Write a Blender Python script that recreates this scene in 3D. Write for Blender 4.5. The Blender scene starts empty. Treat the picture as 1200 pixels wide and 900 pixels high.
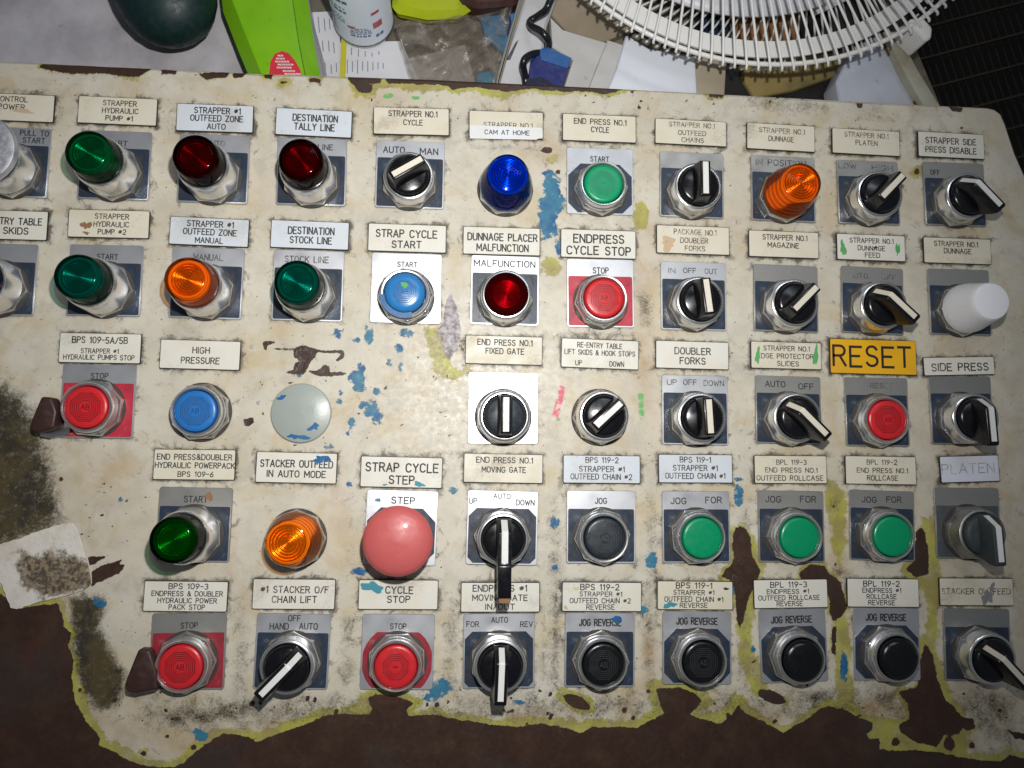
import bpy, math, random
import numpy as np
from mathutils import Matrix, Vector
random.seed(7); rng = np.random.default_rng(7)
S = bpy.context.scene; COL = S.collection
PI = math.pi
# ------------------------------------------------------------------ camera
F = 900.0; D0 = 0.4905
def _rot(v):
    th = np.linalg.norm(v); k = v/th
    K = np.array([[0,-k[2],k[1]],[k[2],0,-k[0]],[-k[1],k[0],0]])
    return np.eye(3)+math.sin(th)*K+(1-math.cos(th))*K@K
RC = np.diag([1,-1,-1.])@_rot(np.array([-.0989,.0739,-.0127]))
TC = np.array([0,0,D0]); CAMP = -RC.T@TC
def U(px, py, z=0.0):
    """where the sight line of photo pixel (px,py) meets height z"""
    d = RC.T@np.array([(px-600)/F,(py-450)/F,1.0])
    t = (z-CAMP[2])/d[2]
    return CAMP+d*t
def PX(P):
    c = P@RC.T+TC
    return c[:,0]/c[:,2]*F+600, c[:,1]/c[:,2]*F+450
cam = bpy.data.cameras.new('camera'); camo = bpy.data.objects.new('camera', cam); COL.objects.link(camo)
cam.sensor_width = 36; cam.lens = F/1200*36; cam.clip_start = .01; cam.clip_end = 50
camo.matrix_world = Matrix([[RC[0,i],-RC[1,i],-RC[2,i],CAMP[i]] for i in range(3)]+[[0,0,0,1]])
S.camera = camo
S.render.resolution_x = 1024; S.render.resolution_y = 768
# ------------------------------------------------------------------ light
W = bpy.data.worlds.new('World'); S.world = W; W.use_nodes = True
W.node_tree.nodes['Background'].inputs[0].default_value = (.78,.86,1,1)
W.node_tree.nodes['Background'].inputs[1].default_value = .085
def area(name, loc, target, sx, sy, power, col):
    l = bpy.data.lights.new(name,'AREA'); l.shape='RECTANGLE'; l.size=sx; l.size_y=sy; l.energy=power; l.color=col
    o = bpy.data.objects.new(name,l); COL.objects.link(o); o.location=loc
    o.rotation_euler = (Vector(target)-Vector(loc)).to_track_quat('-Z','Y').to_euler(); return o
fl = Vector(CAMP)+Vector((.028,.092,.0))
l = bpy.data.lights.new('camera_flash','SPOT'); l.energy=9.9; l.color=(1,.985,.955); l.spot_size=math.radians(108); l.spot_blend=1.0; l.shadow_soft_size=.009
o = bpy.data.objects.new('camera_flash',l); COL.objects.link(o); o.location=fl
o.rotation_euler=(Vector((-.05,.055,0))-fl).to_track_quat('-Z','Y').to_euler()
area('overhead_fill', (.5,1.2,2.0), (0,.1,0), 1.2,.3, 5, (.85,.93,1))  # unseen dim fill light, added to vary the chrome reflections
S.view_settings.view_transform='Standard'; S.view_settings.look='None'; S.view_settings.exposure=0; S.view_settings.gamma=1
S.view_settings.use_curve_mapping=False
# ------------------------------------------------------------------ node helpers
class NT:
    def __init__(s, name):
        s.m = bpy.data.materials.new(name); s.m.use_nodes=True; s.t=s.m.node_tree; s.n=s.t.nodes; s.n.clear()
        s.out = s.n.new('ShaderNodeOutputMaterial')
    def link(s,a,b):
        if isinstance(a,(int,float)): b.default_value = a
        elif isinstance(a,(tuple,list)): b.default_value = tuple(a)+((1,) if len(a)==3 and b.type=='RGBA' else ())
        else: s.t.links.new(a,b)
    def coord(s, kind='Object'):
        return s.n.new('ShaderNodeTexCoord').outputs[kind]
    def noise(s, scale, detail=4, rough=.55, vec=None, off=0, sc=None, dist=0):
        v = vec if vec is not None else s.coord()
        if off or sc:
            m = s.n.new('ShaderNodeMapping'); s.link(v,m.inputs[0]); m.inputs[1].default_value=(off,off*.7,off*.3)
            if sc: m.inputs[3].default_value=sc
            v = m.outputs[0]
        n = s.n.new('ShaderNodeTexNoise'); s.link(v,n.inputs['Vector']); n.inputs['Scale'].default_value=scale
        n.inputs['Detail'].default_value=detail; n.inputs['Roughness'].default_value=rough; n.inputs['Distortion'].default_value=dist
        return n.outputs['Fac']
    def math(s, op, a, b=0.0, c=None, clamp=False):
        n = s.n.new('ShaderNodeMath'); n.operation=op; s.link(a,n.inputs[0]); s.link(b,n.inputs[1])
        if c is not None: s.link(c,n.inputs[2])
        n.use_clamp=clamp; return n.outputs[0]
    def ss(s, x, lo, hi, o0=0.0, o1=1.0):
        n = s.n.new('ShaderNodeMapRange'); n.interpolation_type='SMOOTHSTEP'; s.link(x,n.inputs[0])
        n.inputs[1].default_value=lo; n.inputs[2].default_value=hi; n.inputs[3].default_value=o0; n.inputs[4].default_value=o1
        return n.outputs[0]
    def mix(s, f, a, b):
        n = s.n.new('ShaderNodeMix'); n.data_type='RGBA'; s.link(f,n.inputs[0]); s.link(a,n.inputs[6]); s.link(b,n.inputs[7]); return n.outputs[2]
    def attr(s, name):
        n = s.n.new('ShaderNodeAttribute'); n.attribute_name=name; return n.outputs['Fac']
    def bump(s, h, strength=.3, dist=.0005):
        n = s.n.new('ShaderNodeBump'); s.link(h,n.inputs['Height']); n.inputs['Strength'].default_value=strength; n.inputs['Distance'].default_value=dist
        return n.outputs[0]
    def bsdf(s, col, rough=.5, metal=0.0, normal=None, spec=.5, coat=0.0, sss=0.0, emit=None):
        n = s.n.new('ShaderNodeBsdfPrincipled'); s.link(col,n.inputs['Base Color']); s.link(rough,n.inputs['Roughness']); s.link(metal,n.inputs['Metallic'])
        n.inputs['Specular IOR Level'].default_value=spec; n.inputs['Coat Weight'].default_value=coat; n.inputs['Coat Roughness'].default_value=.08
        if normal is not None: s.link(normal,n.inputs['Normal'])
        return n.outputs[0]
    def done(s, sh): s.link(sh,s.out.inputs[0]); return s.m
MATS={}
def plastic(name, col, rough=.4, dirt=.25, coat=0.0, dcol=(.05,.04,.03), spec=.5, bump=.15, scale=220):
    if name in MATS: return MATS[name]
    t = NT(name); n1=t.noise(scale,5,.6); n2=t.noise(scale*6,3,.6,off=3); oi=t.n.new('ShaderNodeObjectInfo').outputs['Random']
    base = t.mix(t.ss(oi,0,1,0,.25),col,tuple(c*.72 for c in col))
    base = t.mix(t.ss(n1,.52,.8,0,dirt*.8),base,dcol)
    base = t.mix(t.ss(n2,.62,.78,0,dirt),base,dcol)
    r = t.ss(n1,.3,.7,rough*.8,min(1,rough*1.35))
    MATS[name]=t.done(t.bsdf(base,r,0.0,t.bump(n2,bump,.0003),spec,coat)); return MATS[name]
def metal(name, col, rough=.3, dirt=.35, scale=250, brushed=None, dcol=(.05,.04,.03), bump=.12, met=1.0):
    if name in MATS: return MATS[name]
    t = NT(name); n1=t.noise(scale,6,.65,sc=brushed); n2=t.noise(scale*.35,4,.6,off=2)
    f = t.ss(t.math('ADD',t.math('MULTIPLY',n1,.4),t.math('MULTIPLY',n2,.6)),.52,.72,0,dirt)
    base = t.mix(f,col,dcol)
    r = t.ss(n1,.3,.75,rough*.7,min(1,rough*1.5))
    m = t.ss(f,0,1,met,met*.2)
    MATS[name]=t.done(t.bsdf(base,r,m,t.bump(n1,max(bump,.001),.0003))); return MATS[name]
def satin(name, col, rough, var=.12, met=1.0, stain=.25):
    t=NT(name); n1=t.noise(45,3,.5); n2=t.noise(500,3,.6,off=3); oi=t.n.new('ShaderNodeObjectInfo').outputs['Random']
    b=t.mix(t.ss(n1,.35,.7,0,var*2),col,tuple(c*.6 for c in col)); b=t.mix(t.ss(t.math('ADD',t.math('MULTIPLY',n1,.6),t.math('MULTIPLY',n2,.4)),.55,.68,0,stain),b,(.20,.16,.12))
    b=t.mix(t.ss(oi,0,1,0,.3),b,tuple(c*.62 for c in col))
    return t.done(t.bsdf(b,t.ss(n1,.3,.7,rough*.85,rough*1.25),met))
M = {}
M['chrome'] = satin('chrome_plating',(.84,.84,.84),.23,.12,.90,.22)
M['nut'] = satin('nut_metal',(.74,.73,.71),.24,.25,.94,.45)
M['alu'] = satin('brushed_aluminium',(.66,.67,.70),.38,.12,.75,.3)
M['alu_dirty'] = satin('tarnished_aluminium',(.50,.49,.46),.40,.25,.75,.5)
M['silver_knob'] = metal('satin_silver',(.66,.66,.70),.42,.05,300,met=.8)
M['washer'] = plastic('grimy_rubber_washer',(.045,.04,.035),.6,.5)
def field(name,col):
    t=NT(name); n=t.noise(150,7,.7); n2=t.noise(900,3,.6,off=4); f=t.math('ADD',t.ss(n,.60,.70),t.ss(n2,.72,.8),clamp=True)
    base=t.mix(t.math('MULTIPLY',f,.45),col,(.30,.30,.31)); base=t.mix(t.ss(t.noise(60,4,.6,off=9),.48,.7,0,.55),base,(.07,.055,.04))
    return t.done(t.bsdf(base,t.ss(n,.3,.7,.25,.5),0.0,t.bump(n,.1)))
M['navy'] = field('navy_enamel',(.022,.036,.062)); M['redfield']=field('red_enamel',(.50,.03,.055)); M['dullred']=field('worn_red_enamel',(.32,.025,.04))
M['blackp'] = plastic('glossy_black_plastic',(.006,.006,.008),.22,.06,dcol=(.03,.028,.025),bump=.06)
M['blackcap'] = plastic('black_button_plastic',(.006,.007,.008),.24,.12,dcol=(.05,.045,.04))
M['slatecap'] = plastic('dark_slate_button_plastic',(.022,.03,.038),.3,.2,dcol=(.08,.07,.06))
M['ivory'] = plastic('ivory_inlay',(.78,.72,.60),.45,.35,dcol=(.28,.2,.1),scale=500)
M['whitein'] = plastic('white_inlay',(.82,.82,.80),.45,.25,dcol=(.2,.17,.13),scale=500)
M['redcap'] = plastic('red_button_plastic',(.66,.022,.028),.3,.15,dcol=(.25,.02,.02))
M['bluecap'] = plastic('blue_button_plastic',(.02,.17,.50),.3,.18,dcol=(.02,.05,.15))
M['greencap'] = plastic('green_button_plastic',(.0,.30,.125),.3,.15,dcol=(.0,.1,.05))
M['pinkcap'] = plastic('faded_red_mushroom_plastic',(.62,.125,.12),.38,.04,dcol=(.5,.1,.1),coat=.35)
M['whitelens'] = plastic('white_lens_plastic',(.88,.88,.92),.28,.04,dcol=(.5,.48,.44))
M['redline'] = plastic('dark_red_line',(.13,.004,.008),.45,0); M['blueline']=plastic('dark_blue_line',(.02,.06,.2),.45,0)
M['blackline'] = plastic('grey_line',(.06,.065,.07),.4,0); M['greenline']=plastic('dark_green_line',(.03,.2,.12),.4,0); M['blacker']=plastic('faint_line',(.035,.035,.038),.4,0)
M['brownrub'] = plastic('brown_tape',(.045,.018,.015),.45,.3,dcol=(.11,.08,.06))
M['core'] = plastic('black_laminate_core',(.02,.02,.018),.5,.3,dcol=(.1,.09,.07))
M['bluepaint'] = plastic('blue_touch_up_paint',(.01,.12,.32),.35,.15,dcol=(.02,.2,.3)); M['tealpaint']=plastic('teal_paint',(.05,.28,.36),.5,.2,dcol=(.2,.3,.3))
M['greenpaint'] = plastic('green_marker_paint',(.10,.42,.12),.6,.3,dcol=(.4,.5,.3)); M['rustpaint']=plastic('rust_stain',(.30,.16,.08),.8,.3,dcol=(.15,.06,.03)); M['creamstain']=plastic('pale_stain',(.70,.62,.35),.7,.3,dcol=(.4,.3,.1)); M['tanstain']=plastic('tan_stain',(.62,.47,.30),.8,.3,dcol=(.45,.3,.16)); M['greystain']=plastic('grey_smudge',(.25,.25,.26),.7,.3)
def tagface(name,col,dirt=.45):
    t=NT(name); oi=t.n.new('ShaderNodeObjectInfo').outputs['Random']
    co=t.coord(); ad=t.n.new('ShaderNodeVectorMath'); ad.operation='ADD'; t.link(co,ad.inputs[0])
    cb=t.n.new('ShaderNodeCombineXYZ'); t.link(t.math('MULTIPLY',oi,7.3),cb.inputs[0]); t.link(t.math('MULTIPLY',oi,3.1),cb.inputs[1]); t.link(cb.outputs[0],ad.inputs[1])
    v=ad.outputs[0]
    n1=t.noise(70,5,.6,vec=v); n2=t.noise(600,4,.7,vec=v,off=2); n3=t.noise(35,3,.5,vec=v,off=6)
    b=t.mix(t.ss(n1,.35,.7,0,.5),col,tuple(c*k for c,k in zip(col,(.93,.87,.74))))
    b=t.mix(t.ss(t.math('ADD',t.math('MULTIPLY',n3,.7),t.math('MULTIPLY',n2,.3)),.53,.68,0,dirt),b,(.25,.19,.11))
    b=t.mix(t.ss(n2,.66,.74,0,.65),b,(.09,.07,.05))
    return t.done(t.bsdf(b,t.ss(n1,.3,.7,.35,.6),0.0,t.bump(n2,.12,.0002),.4))
M['t_cream']=tagface('aged_cream_laminate',(.73,.685,.565)); M['t_white']=tagface('off_white_laminate',(.76,.74,.67),.35); M['t_blue']=tagface('cool_white_laminate',(.66,.71,.78),.25)
M['t_lav']=tagface('lavender_white_laminate',(.70,.72,.82),.12); M['t_yellow']=tagface('yellow_laminate',(.86,.46,.012),.12); M['paper']=tagface('white_paper_sticker',(.80,.82,.85),.1)
def ink(name,col,fade,fcol):
    t=NT(name); n=t.noise(420,3,.6); n2=t.noise(110,3,.5,off=5)
    b=t.mix(t.ss(t.math('ADD',t.math('MULTIPLY',n,.5),t.math('MULTIPLY',n2,.5)),.56-fade*.25,.68-fade*.2,0,min(1,.3+fade)),col,fcol)
    return t.done(t.bsdf(b,.6,0.0))
M['i_dark']=ink('dark_engraving',(.028,.028,.03),.1,(.25,.24,.22)); M['i_mid']=ink('worn_engraving',(.055,.045,.04),.25,(.40,.35,.27)); M['i_faint']=ink('faint_engraving',(.13,.11,.09),.4,(.55,.49,.38))
M['i_legend']=ink('legend_print',(.03,.03,.033),.15,(.25,.25,.25)); M['i_legfaint']=ink('worn_legend_print',(.08,.08,.08),.4,(.36,.36,.37)); M['i_black']=ink('black_print',(.015,.012,.01),0,(.05,.04,.02)); M['i_grey']=ink('grey_engraving',(.33,.33,.36),.5,(.6,.6,.66))
def lens_shell(name, tint):
    t=NT(name); tr=t.n.new('ShaderNodeBsdfTransparent'); tr.inputs[0].default_value=tint+(1,)
    gl=t.n.new('ShaderNodeBsdfGlossy'); gl.inputs['Roughness'].default_value=.07
    fr=t.n.new('ShaderNodeFresnel'); fr.inputs[0].default_value=1.16
    mx=t.n.new('ShaderNodeMixShader'); t.link(fr.outputs[0],mx.inputs[0]); t.link(tr.outputs[0],mx.inputs[1]); t.link(gl.outputs[0],mx.inputs[2])
    return t.done(mx.outputs[0])
def lens_core(name, col, rough=.19, met=.75):
    t=NT(name); n=t.noise(700,3,.6); lw=t.n.new('ShaderNodeLayerWeight'); 
    return t.done(t.bsdf(t.mix(t.ss(n,.4,.8,0,.35),col,tuple(c*.4 for c in col)),rough,met,t.bump(n,.2,.0002)))
LENS={'green':((.18,.58,.40),(.0,.30,.16)),'dkgreen':((.09,.45,.14),(.0,.42,.07)),'dkblue':((.08,.12,.42),(.01,.06,.4)),'teal':((.15,.58,.52),(.0,.27,.22)),'red':((.31,.05,.07),(.62,.015,.04)),'orange':((.97,.66,.38),(.85,.27,.02)),'blue':((.16,.42,.85),(.01,.16,.62)),'amber':((1.0,.74,.42),(.90,.34,.02)),'deepred':((.50,.09,.15),(.55,.015,.05))}
for k,(a,b) in LENS.items(): M['ls_'+k]=lens_shell(k+'_lens_plastic',a); M['lc_'+k]=lens_core(k+'_lens_reflector',b); M['lb_'+k]=plastic(k+'_lens_barrel',tuple(min(1,c*(1.0 if k in('orange','amber') else .8 if k=='blue' else .55 if k in('green','teal') else .22)) for c in b),.5,.1,dcol=(.01,.01,.01),spec=.12)
# ------------------------------------------------------------------ mesh helpers (mm in, metres out)
K=.001
def link(name, me, mat=None, parent=None, loc=None, rz=0, **props):
    o=bpy.data.objects.new(name,me); COL.objects.link(o)
    if parent is not None: o.parent=parent
    if loc is not None: o.location=loc
    o.rotation_euler[2]=rz
    if mat is not None:
        if me.users>1 and len(me.materials):
            if me.materials[0] is not mat: o.material_slots[0].link='OBJECT'; o.material_slots[0].material=mat
        elif not len(me.materials): me.materials.append(mat)
    for k,v in props.items(): o[k]=v
    return o
def mesh(name, V, Fc, sharp=None, scale=K):
    me=bpy.data.meshes.new(name); me.from_pydata([(a*scale,b*scale,c*scale) for a,b,c in V],[],Fc); me.update()
    if sharp is not None:
        me.shade_smooth(); me.set_sharp_from_angle(angle=math.radians(sharp))
    return me
def lathe_vf(prof, seg=36, rot=0, cx=0, cy=0):
    V=[];Fc=[]
    for r,z in prof:
        for i in range(seg):
            a=2*PI*i/seg+rot; V.append((cx+r*math.cos(a),cy+r*math.sin(a),z))
    for j in range(len(prof)-1):
        for i in range(seg):
            k=(i+1)%seg; Fc.append((j*seg+i,j*seg+k,(j+1)*seg+k,(j+1)*seg+i))
    if prof[-1][0]>0 and prof[-1][0]<1e3:
        pass
    return V,Fc
def lathe(name, prof, seg=36, sharp=35, cap=False):
    V,Fc=lathe_vf([(max(r,.001),z) for r,z in prof],seg)
    n=len(V)-seg
    if cap: Fc.append(tuple(n+i for i in range(seg)))
    return mesh(name,V,Fc,sharp)
def prism_vf(out, z0, z1, ch=0.0):
    """closed outline (ccw) extruded z0..z1 with a top chamfer"""
    n=len(out); V=[(x,y,z0) for x,y in out]; levels=[z0]
    cx=sum(p[0] for p in out)/n; cy=sum(p[1] for p in out)/n
    def inset(d):
        r=[]
        for i in range(n):
            a=out[i-1];b=out[i];c=out[(i+1)%n]
            e1=(b[0]-a[0],b[1]-a[1]);e2=(c[0]-b[0],c[1]-b[1])
            l1=math.hypot(*e1) or 1;l2=math.hypot(*e2) or 1
            nx=-(e1[1]/l1+e2[1]/l2);ny=(e1[0]/l1+e2[0]/l2);l=math.hypot(nx,ny) or 1
            r.append((b[0]+nx/l*d,b[1]+ny/l*d))
        return r
    rings=[out,out]; zs=[z0,z1-ch]
    if ch: rings.append(inset(ch)); zs.append(z1)
    V=[(x,y,z) for rg,z in zip(rings,zs) for x,y in rg]; Fc=[]
    for j in range(len(rings)-1):
        for i in range(n):
            k=(i+1)%n; Fc.append((j*n+i,j*n+k,(j+1)*n+k,(j+1)*n+i))
    Fc.append(tuple((len(rings)-1)*n+i for i in range(n))); Fc.append(tuple(reversed(range(n))))
    return V,Fc
def rrect(x0,y0,x1,y1,r,n=4):
    P=[]
    for cx,cy,a in ((x1-r,y0+r,-90),(x1-r,y1-r,0),(x0+r,y1-r,90),(x0+r,y0+r,180)):
        for i in range(n+1):
            t=math.radians(a+90*i/n); P.append((cx+r*math.cos(t),cy+r*math.sin(t)))
    return P
def prism(name,out,z0,z1,ch=0.0,sharp=40): return mesh(name,*prism_vf(out,z0,z1,ch),sharp=sharp)
def tube_vf(path, r, seg=8, caps=True, closed=False):
    P=[Vector(p) for p in path]; n=len(P); V=[];Fc=[]; up=Vector((0,0,1)); 
    rr = r if isinstance(r,(list,tuple)) else [r]*n
    prev=None
    for i in range(n):
        if closed: t=(P[(i+1)%n]-P[i-1])
        else: t=(P[min(i+1,n-1)]-P[max(i-1,0)])
        t.normalize()
        a=t.cross(up) if prev is None else (prev-t*prev.dot(t))
        if a.length<1e-6: a=t.cross(Vector((1,0,0)))
        a.normalize(); prev=a; b=t.cross(a)
        for k in range(seg):
            q=2*PI*k/seg; V.append(tuple(P[i]+(a*math.cos(q)+b*math.sin(q))*rr[i]))
    m=n if closed else n-1
    for i in range(m):
        j=(i+1)%n
        for k in range(seg):
            l=(k+1)%seg; Fc.append((i*seg+k,i*seg+l,j*seg+l,j*seg+k))
    if caps and not closed: Fc.append(tuple(reversed(range(seg)))); Fc.append(tuple((n-1)*seg+k for k in range(seg)))
    return V,Fc
def joinvf(parts):
    V=[];Fc=[]
    for v,f in parts:
        o=len(V); V+=v; Fc+=[tuple(i+o for i in g) for g in f]
    return V,Fc
def box_vf(x0,y0,z0,x1,y1,z1):
    V=[(x0,y0,z0),(x1,y0,z0),(x1,y1,z0),(x0,y1,z0),(x0,y0,z1),(x1,y0,z1),(x1,y1,z1),(x0,y1,z1)]
    return V,[(3,2,1,0),(4,5,6,7),(0,1,5,4),(1,2,6,5),(2,3,7,6),(3,0,4,7)]
def bevel(me, w, seg=2, sharp=40):
    import bmesh
    bm=bmesh.new(); bm.from_mesh(me); bmesh.ops.bevel(bm,geom=[e for e in bm.edges if e.is_manifold and e.calc_face_angle(0)>.5],offset=w*K,segments=seg,affect='EDGES',profile=.5)
    bm.to_mesh(me); bm.free(); me.shade_smooth(); me.set_sharp_from_angle(angle=math.radians(sharp)); return me
# ------------------------------------------------------------------ single-line engraving alphabet
def arc(cx,cy,rx,ry,a0,a1,n=6): return [(cx+rx*math.cos(math.radians(a0+(a1-a0)*i/n)),cy+ry*math.sin(math.radians(a0+(a1-a0)*i/n))) for i in range(n+1)]
G={}
def g(c,w,*s): G[c]=(w,s)
g('A',.66,[(0,0),(.33,1),(.66,0)],[(.12,.34),(.54,.34)])
g('B',.58,[(0,.53),(.34,.53)]+arc(.34,.765,.2,.235,-90,90)[1:]+[(0,1),(0,0),(.36,0)]+arc(.36,.265,.22,.265,-90,90)[1:])
g('C',.62,arc(.32,.68,.3,.32,25,180,6)+arc(.32,.32,.3,.32,180,335,6))
g('D',.62,[(0,0),(0,1),(.28,1)]+arc(.28,.66,.34,.34,90,0,4)[1:]+arc(.28,.34,.34,.34,0,-90,4)+[(0,0)])
g('E',.54,[(.54,1),(0,1),(0,0),(.54,0)],[(0,.53),(.44,.53)])
g('F',.52,[(.52,1),(0,1),(0,0)],[(0,.53),(.42,.53)])
g('G',.64,arc(.32,.68,.3,.32,25,180,6)+arc(.32,.32,.3,.32,180,360,6)+[(.62,.45),(.36,.45)])
g('H',.6,[(0,0),(0,1)],[(.6,0),(.6,1)],[(0,.53),(.6,.53)])
g('I',.05,[(.02,0),(.02,1)])
g('J',.5,[(.48,1),(.48,.26)]+arc(.25,.25,.23,.25,0,-180,6)[1:])
g('K',.6,[(0,0),(0,1)],[(.58,1),(0,.4)],[(.2,.6),(.6,0)])
g('L',.5,[(0,1),(0,0),(.5,0)])
g('M',.74,[(0,0),(0,1),(.37,.3),(.74,1),(.74,0)])
g('N',.6,[(0,0),(0,1),(.6,0),(.6,1)])
g('O',.64,arc(.32,.66,.31,.34,0,180,6)+arc(.32,.34,.31,.34,180,360,6)+[(.63,.66)])
g('P',.56,[(0,0),(0,1),(.3,1)]+arc(.3,.74,.24,.26,90,-90,6)[1:]+[(0,.48)])
g('Q',.64,arc(.32,.66,.31,.34,0,180,6)+arc(.32,.34,.31,.34,180,360,6)+[(.63,.66)],[(.4,.2),(.66,-.04)])
g('R',.58,[(0,0),(0,1),(.32,1)]+arc(.32,.75,.23,.25,90,-90,6)[1:]+[(0,.5)],[(.3,.5),(.58,0)])
g('S',.56,arc(.28,.755,.25,.245,20,270,8)+arc(.28,.255,.27,.255,90,-160,8)[1:])
g('T',.6,[(0,1),(.6,1)],[(.3,1),(.3,0)])
g('U',.6,[(0,1),(0,.3)]+arc(.3,.3,.3,.3,180,360,7)[1:]+[(.6,1)])
g('V',.62,[(0,1),(.31,0),(.62,1)]); g('W',.86,[(0,1),(.2,0),(.43,.8),(.66,0),(.86,1)]); g('X',.6,[(0,0),(.6,1)],[(0,1),(.6,0)])
g('Y',.6,[(0,1),(.3,.5),(.6,1)],[(.3,.5),(.3,0)]); g('Z',.58,[(0,1),(.58,1),(0,0),(.58,0)])
g('0',.56,arc(.28,.66,.27,.34,0,180,6)+arc(.28,.34,.27,.34,180,360,6)+[(.55,.66)]); g('1',.25,[(.02,.8),(.2,1),(.2,0)])
g('2',.56,arc(.28,.72,.26,.28,160,-30,7)+[(0,0),(.56,0)]); g('3',.56,arc(.27,.755,.24,.245,150,-80,7)+arc(.27,.255,.28,.265,80,-150,7)[0:])
g('5',.56,[(.5,1),(.06,1),(.03,.56)]+arc(.27,.3,.28,.3,120,-150,8)); g('6',.56,[(.46,1),(.1,.55)]+arc(.28,.28,.27,.28,150,-210,10))
g('8',.56,arc(.28,.76,.22,.24,-90,270,10),arc(.28,.26,.27,.26,90,450,10)); g('9',.56,arc(.28,.72,.27,.28,-30,330,10)+[(.12,0)])
g('#',.6,[(.12,.25),(.26,.9)],[(.34,.25),(.48,.9)],[(.02,.7),(.58,.7)],[(0,.45),(.55,.45)])
g('&',.66,[(.66,0),(.16,.68)]+arc(.3,.8,.17,.2,200,-40,6)+[(.06,.36)]+arc(.26,.24,.24,.24,170,330,6)+[(.62,.5)])
g('/',.45,[(0,0),(.45,1)]); g('-',.4,[(0,.5),(.4,.5)]); g('.',.06,[(.0,.03),(.08,.03)]); g(' ',.38)
def ribbon(V,Fc,pts,w,z):
    n=len(pts); 
    if n<2: return
    for i in range(1,n-1):
        a,b_,c=pts[i-1],pts[i],pts[i+1]; u=(b_[0]-a[0],b_[1]-a[1]); v=(c[0]-b_[0],c[1]-b_[1]); lu=math.hypot(*u) or 1; lv=math.hypot(*v) or 1
        if (u[0]*v[0]+u[1]*v[1])/(lu*lv)<-.15:
            ribbon(V,Fc,pts[:i+1],w,z); ribbon(V,Fc,pts[i:],w,z+.006); return
    closed = math.hypot(pts[0][0]-pts[-1][0],pts[0][1]-pts[-1][1])<1e-6 and n>3
    if closed: pts=pts[:-1]; n-=1
    b=len(V)
    for i in range(n):
        p=pts[i]; a=pts[i-1] if (i>0 or closed) else None; c=pts[(i+1)%n] if (i<n-1 or closed) else None
        d1=d2=None
        if a is not None: l=math.hypot(p[0]-a[0],p[1]-a[1]) or 1; d1=((p[0]-a[0])/l,(p[1]-a[1])/l)
        if c is not None: l=math.hypot(c[0]-p[0],c[1]-p[1]) or 1; d2=((c[0]-p[0])/l,(c[1]-p[1])/l)
        if d1 is None: d=d2; k=1; p=(p[0]-d2[0]*w*.35,p[1]-d2[1]*w*.35)
        elif d2 is None: d=d1; k=1; p=(p[0]+d1[0]*w*.35,p[1]+d1[1]*w*.35)
        else:
            d=(d1[0]+d2[0],d1[1]+d2[1]); l=math.hypot(*d)
            if l<.3: d=d2; k=1
            else: d=(d[0]/l,d[1]/l); k=min(1.8,1/max(.3,(d[0]*d2[0]+d[1]*d2[1])))
        nx,ny=-d[1]*w/2*k,d[0]*w/2*k
        V.append((p[0]+nx,p[1]+ny,z)); V.append((p[0]-nx,p[1]-ny,z))
    for i in range(n if closed else n-1):
        j=(i+1)%n; Fc.append((b+2*i+1,b+2*j+1,b+2*j,b+2*i))
def text_vf(V,Fc,txt,x0,x1,yc,h,z,wt=.14,jit=.0,serif=False):
    sp=.24; tot=sum(G[c][0] for c in txt)+sp*(len(txt)-1); s=(x1-x0)/tot; x=x0; q=0
    for c in txt:
        w,st=G[c]
        dy=random.uniform(-jit,jit)*h
        hh=h; yo=0
        if c=='#': hh=h*.9
        for k,pl in enumerate(st):
            ribbon(V,Fc,[(x+px*s,yc-h/2+dy+py*hh) for px,py in pl],h*wt,z+.012*k)
        x+=(w+sp)*s
# ------------------------------------------------------------------ tables (photo pixels of the flat places)
PL='''A1 -24 148 61 152 55 233 -27 230
B1 96 153 178 156 175 235.5 91 233
C1 212 157 294 160 290 240 207 237
D1 326 162 408.5 165 404 241.5 323 240
E1 441 165 522 168 520 246 439 243
G1 663 173 742 176 742 253 664 251
H1 774 177 847.5 182 847 257 772 254
I1 879 182 957 186 953 262 879 258
J1 981 188 1051 191 1054 264 981 262
K1 1080 190 1152 193 1155 266 1084 264
A2 -38 285 45 287 39 371 -43 369
B2 83 287 170 288 165 372 77 370
C2 203 289 287 292 284 376 197 372
D2 321 292 404 295 401.5 378 318 376
E2 435.5 296 518.5 298 517 381 433 378
F2 552 299 632 301 631 383 551 380
G2 664 303 743 305 742 384 664 384
H2 774 306 850 309 851 388.5 774 387
I2 882 309 957 313 959 391 883 388
J2 986 311 1057 316 1058 394 985 389.5
K2 1087 315 1157 317 1161 394 1089 392
B3 73 427 160 427 157 513 71 515
F3 548 436 631 437 630 521 549 520
H3 775 439 851 441 854 522 776 521
I3 884 440 961 443 962 521 885 519
J3 989 442 1062 443 1065 524 991 523
K3 1088 441 1160 441 1163 521 1091 521
C4 187 571 272.5 571.5 269.5 660 183 657
E4 431 572.5 514.5 575 509.5 665 425 660
F4 548 573.5 630.5 575 630 664 545 661
G4 664 574 745 575 744 660.5 663 660
H4 775 575 854 576 856 659 776 660
I4 887 574 964 575 966 660 889 659
J4 996 573.5 1071 576 1071 659 993 655
K4 1092 571 1168 571 1175 656 1097 654
C5 178 719 266 718 263 807 176 809
D5 301 718 388 720 385 808 297 806
E5 425 719 509 720 507.5 808 422 807
F5 543 719 627 719 626 805 542 807
G5 662 718 743.5 718 743.5 805 661 804
H5 776.5 716 856.5 717 857 801.5 775 801
I5 889 715 967 711 969 798 891 801
J5 999 712.5 1077 711.5 1077 799 1000 795
K5 1102 712 1183 714 1185 798 1107 797'''
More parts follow.
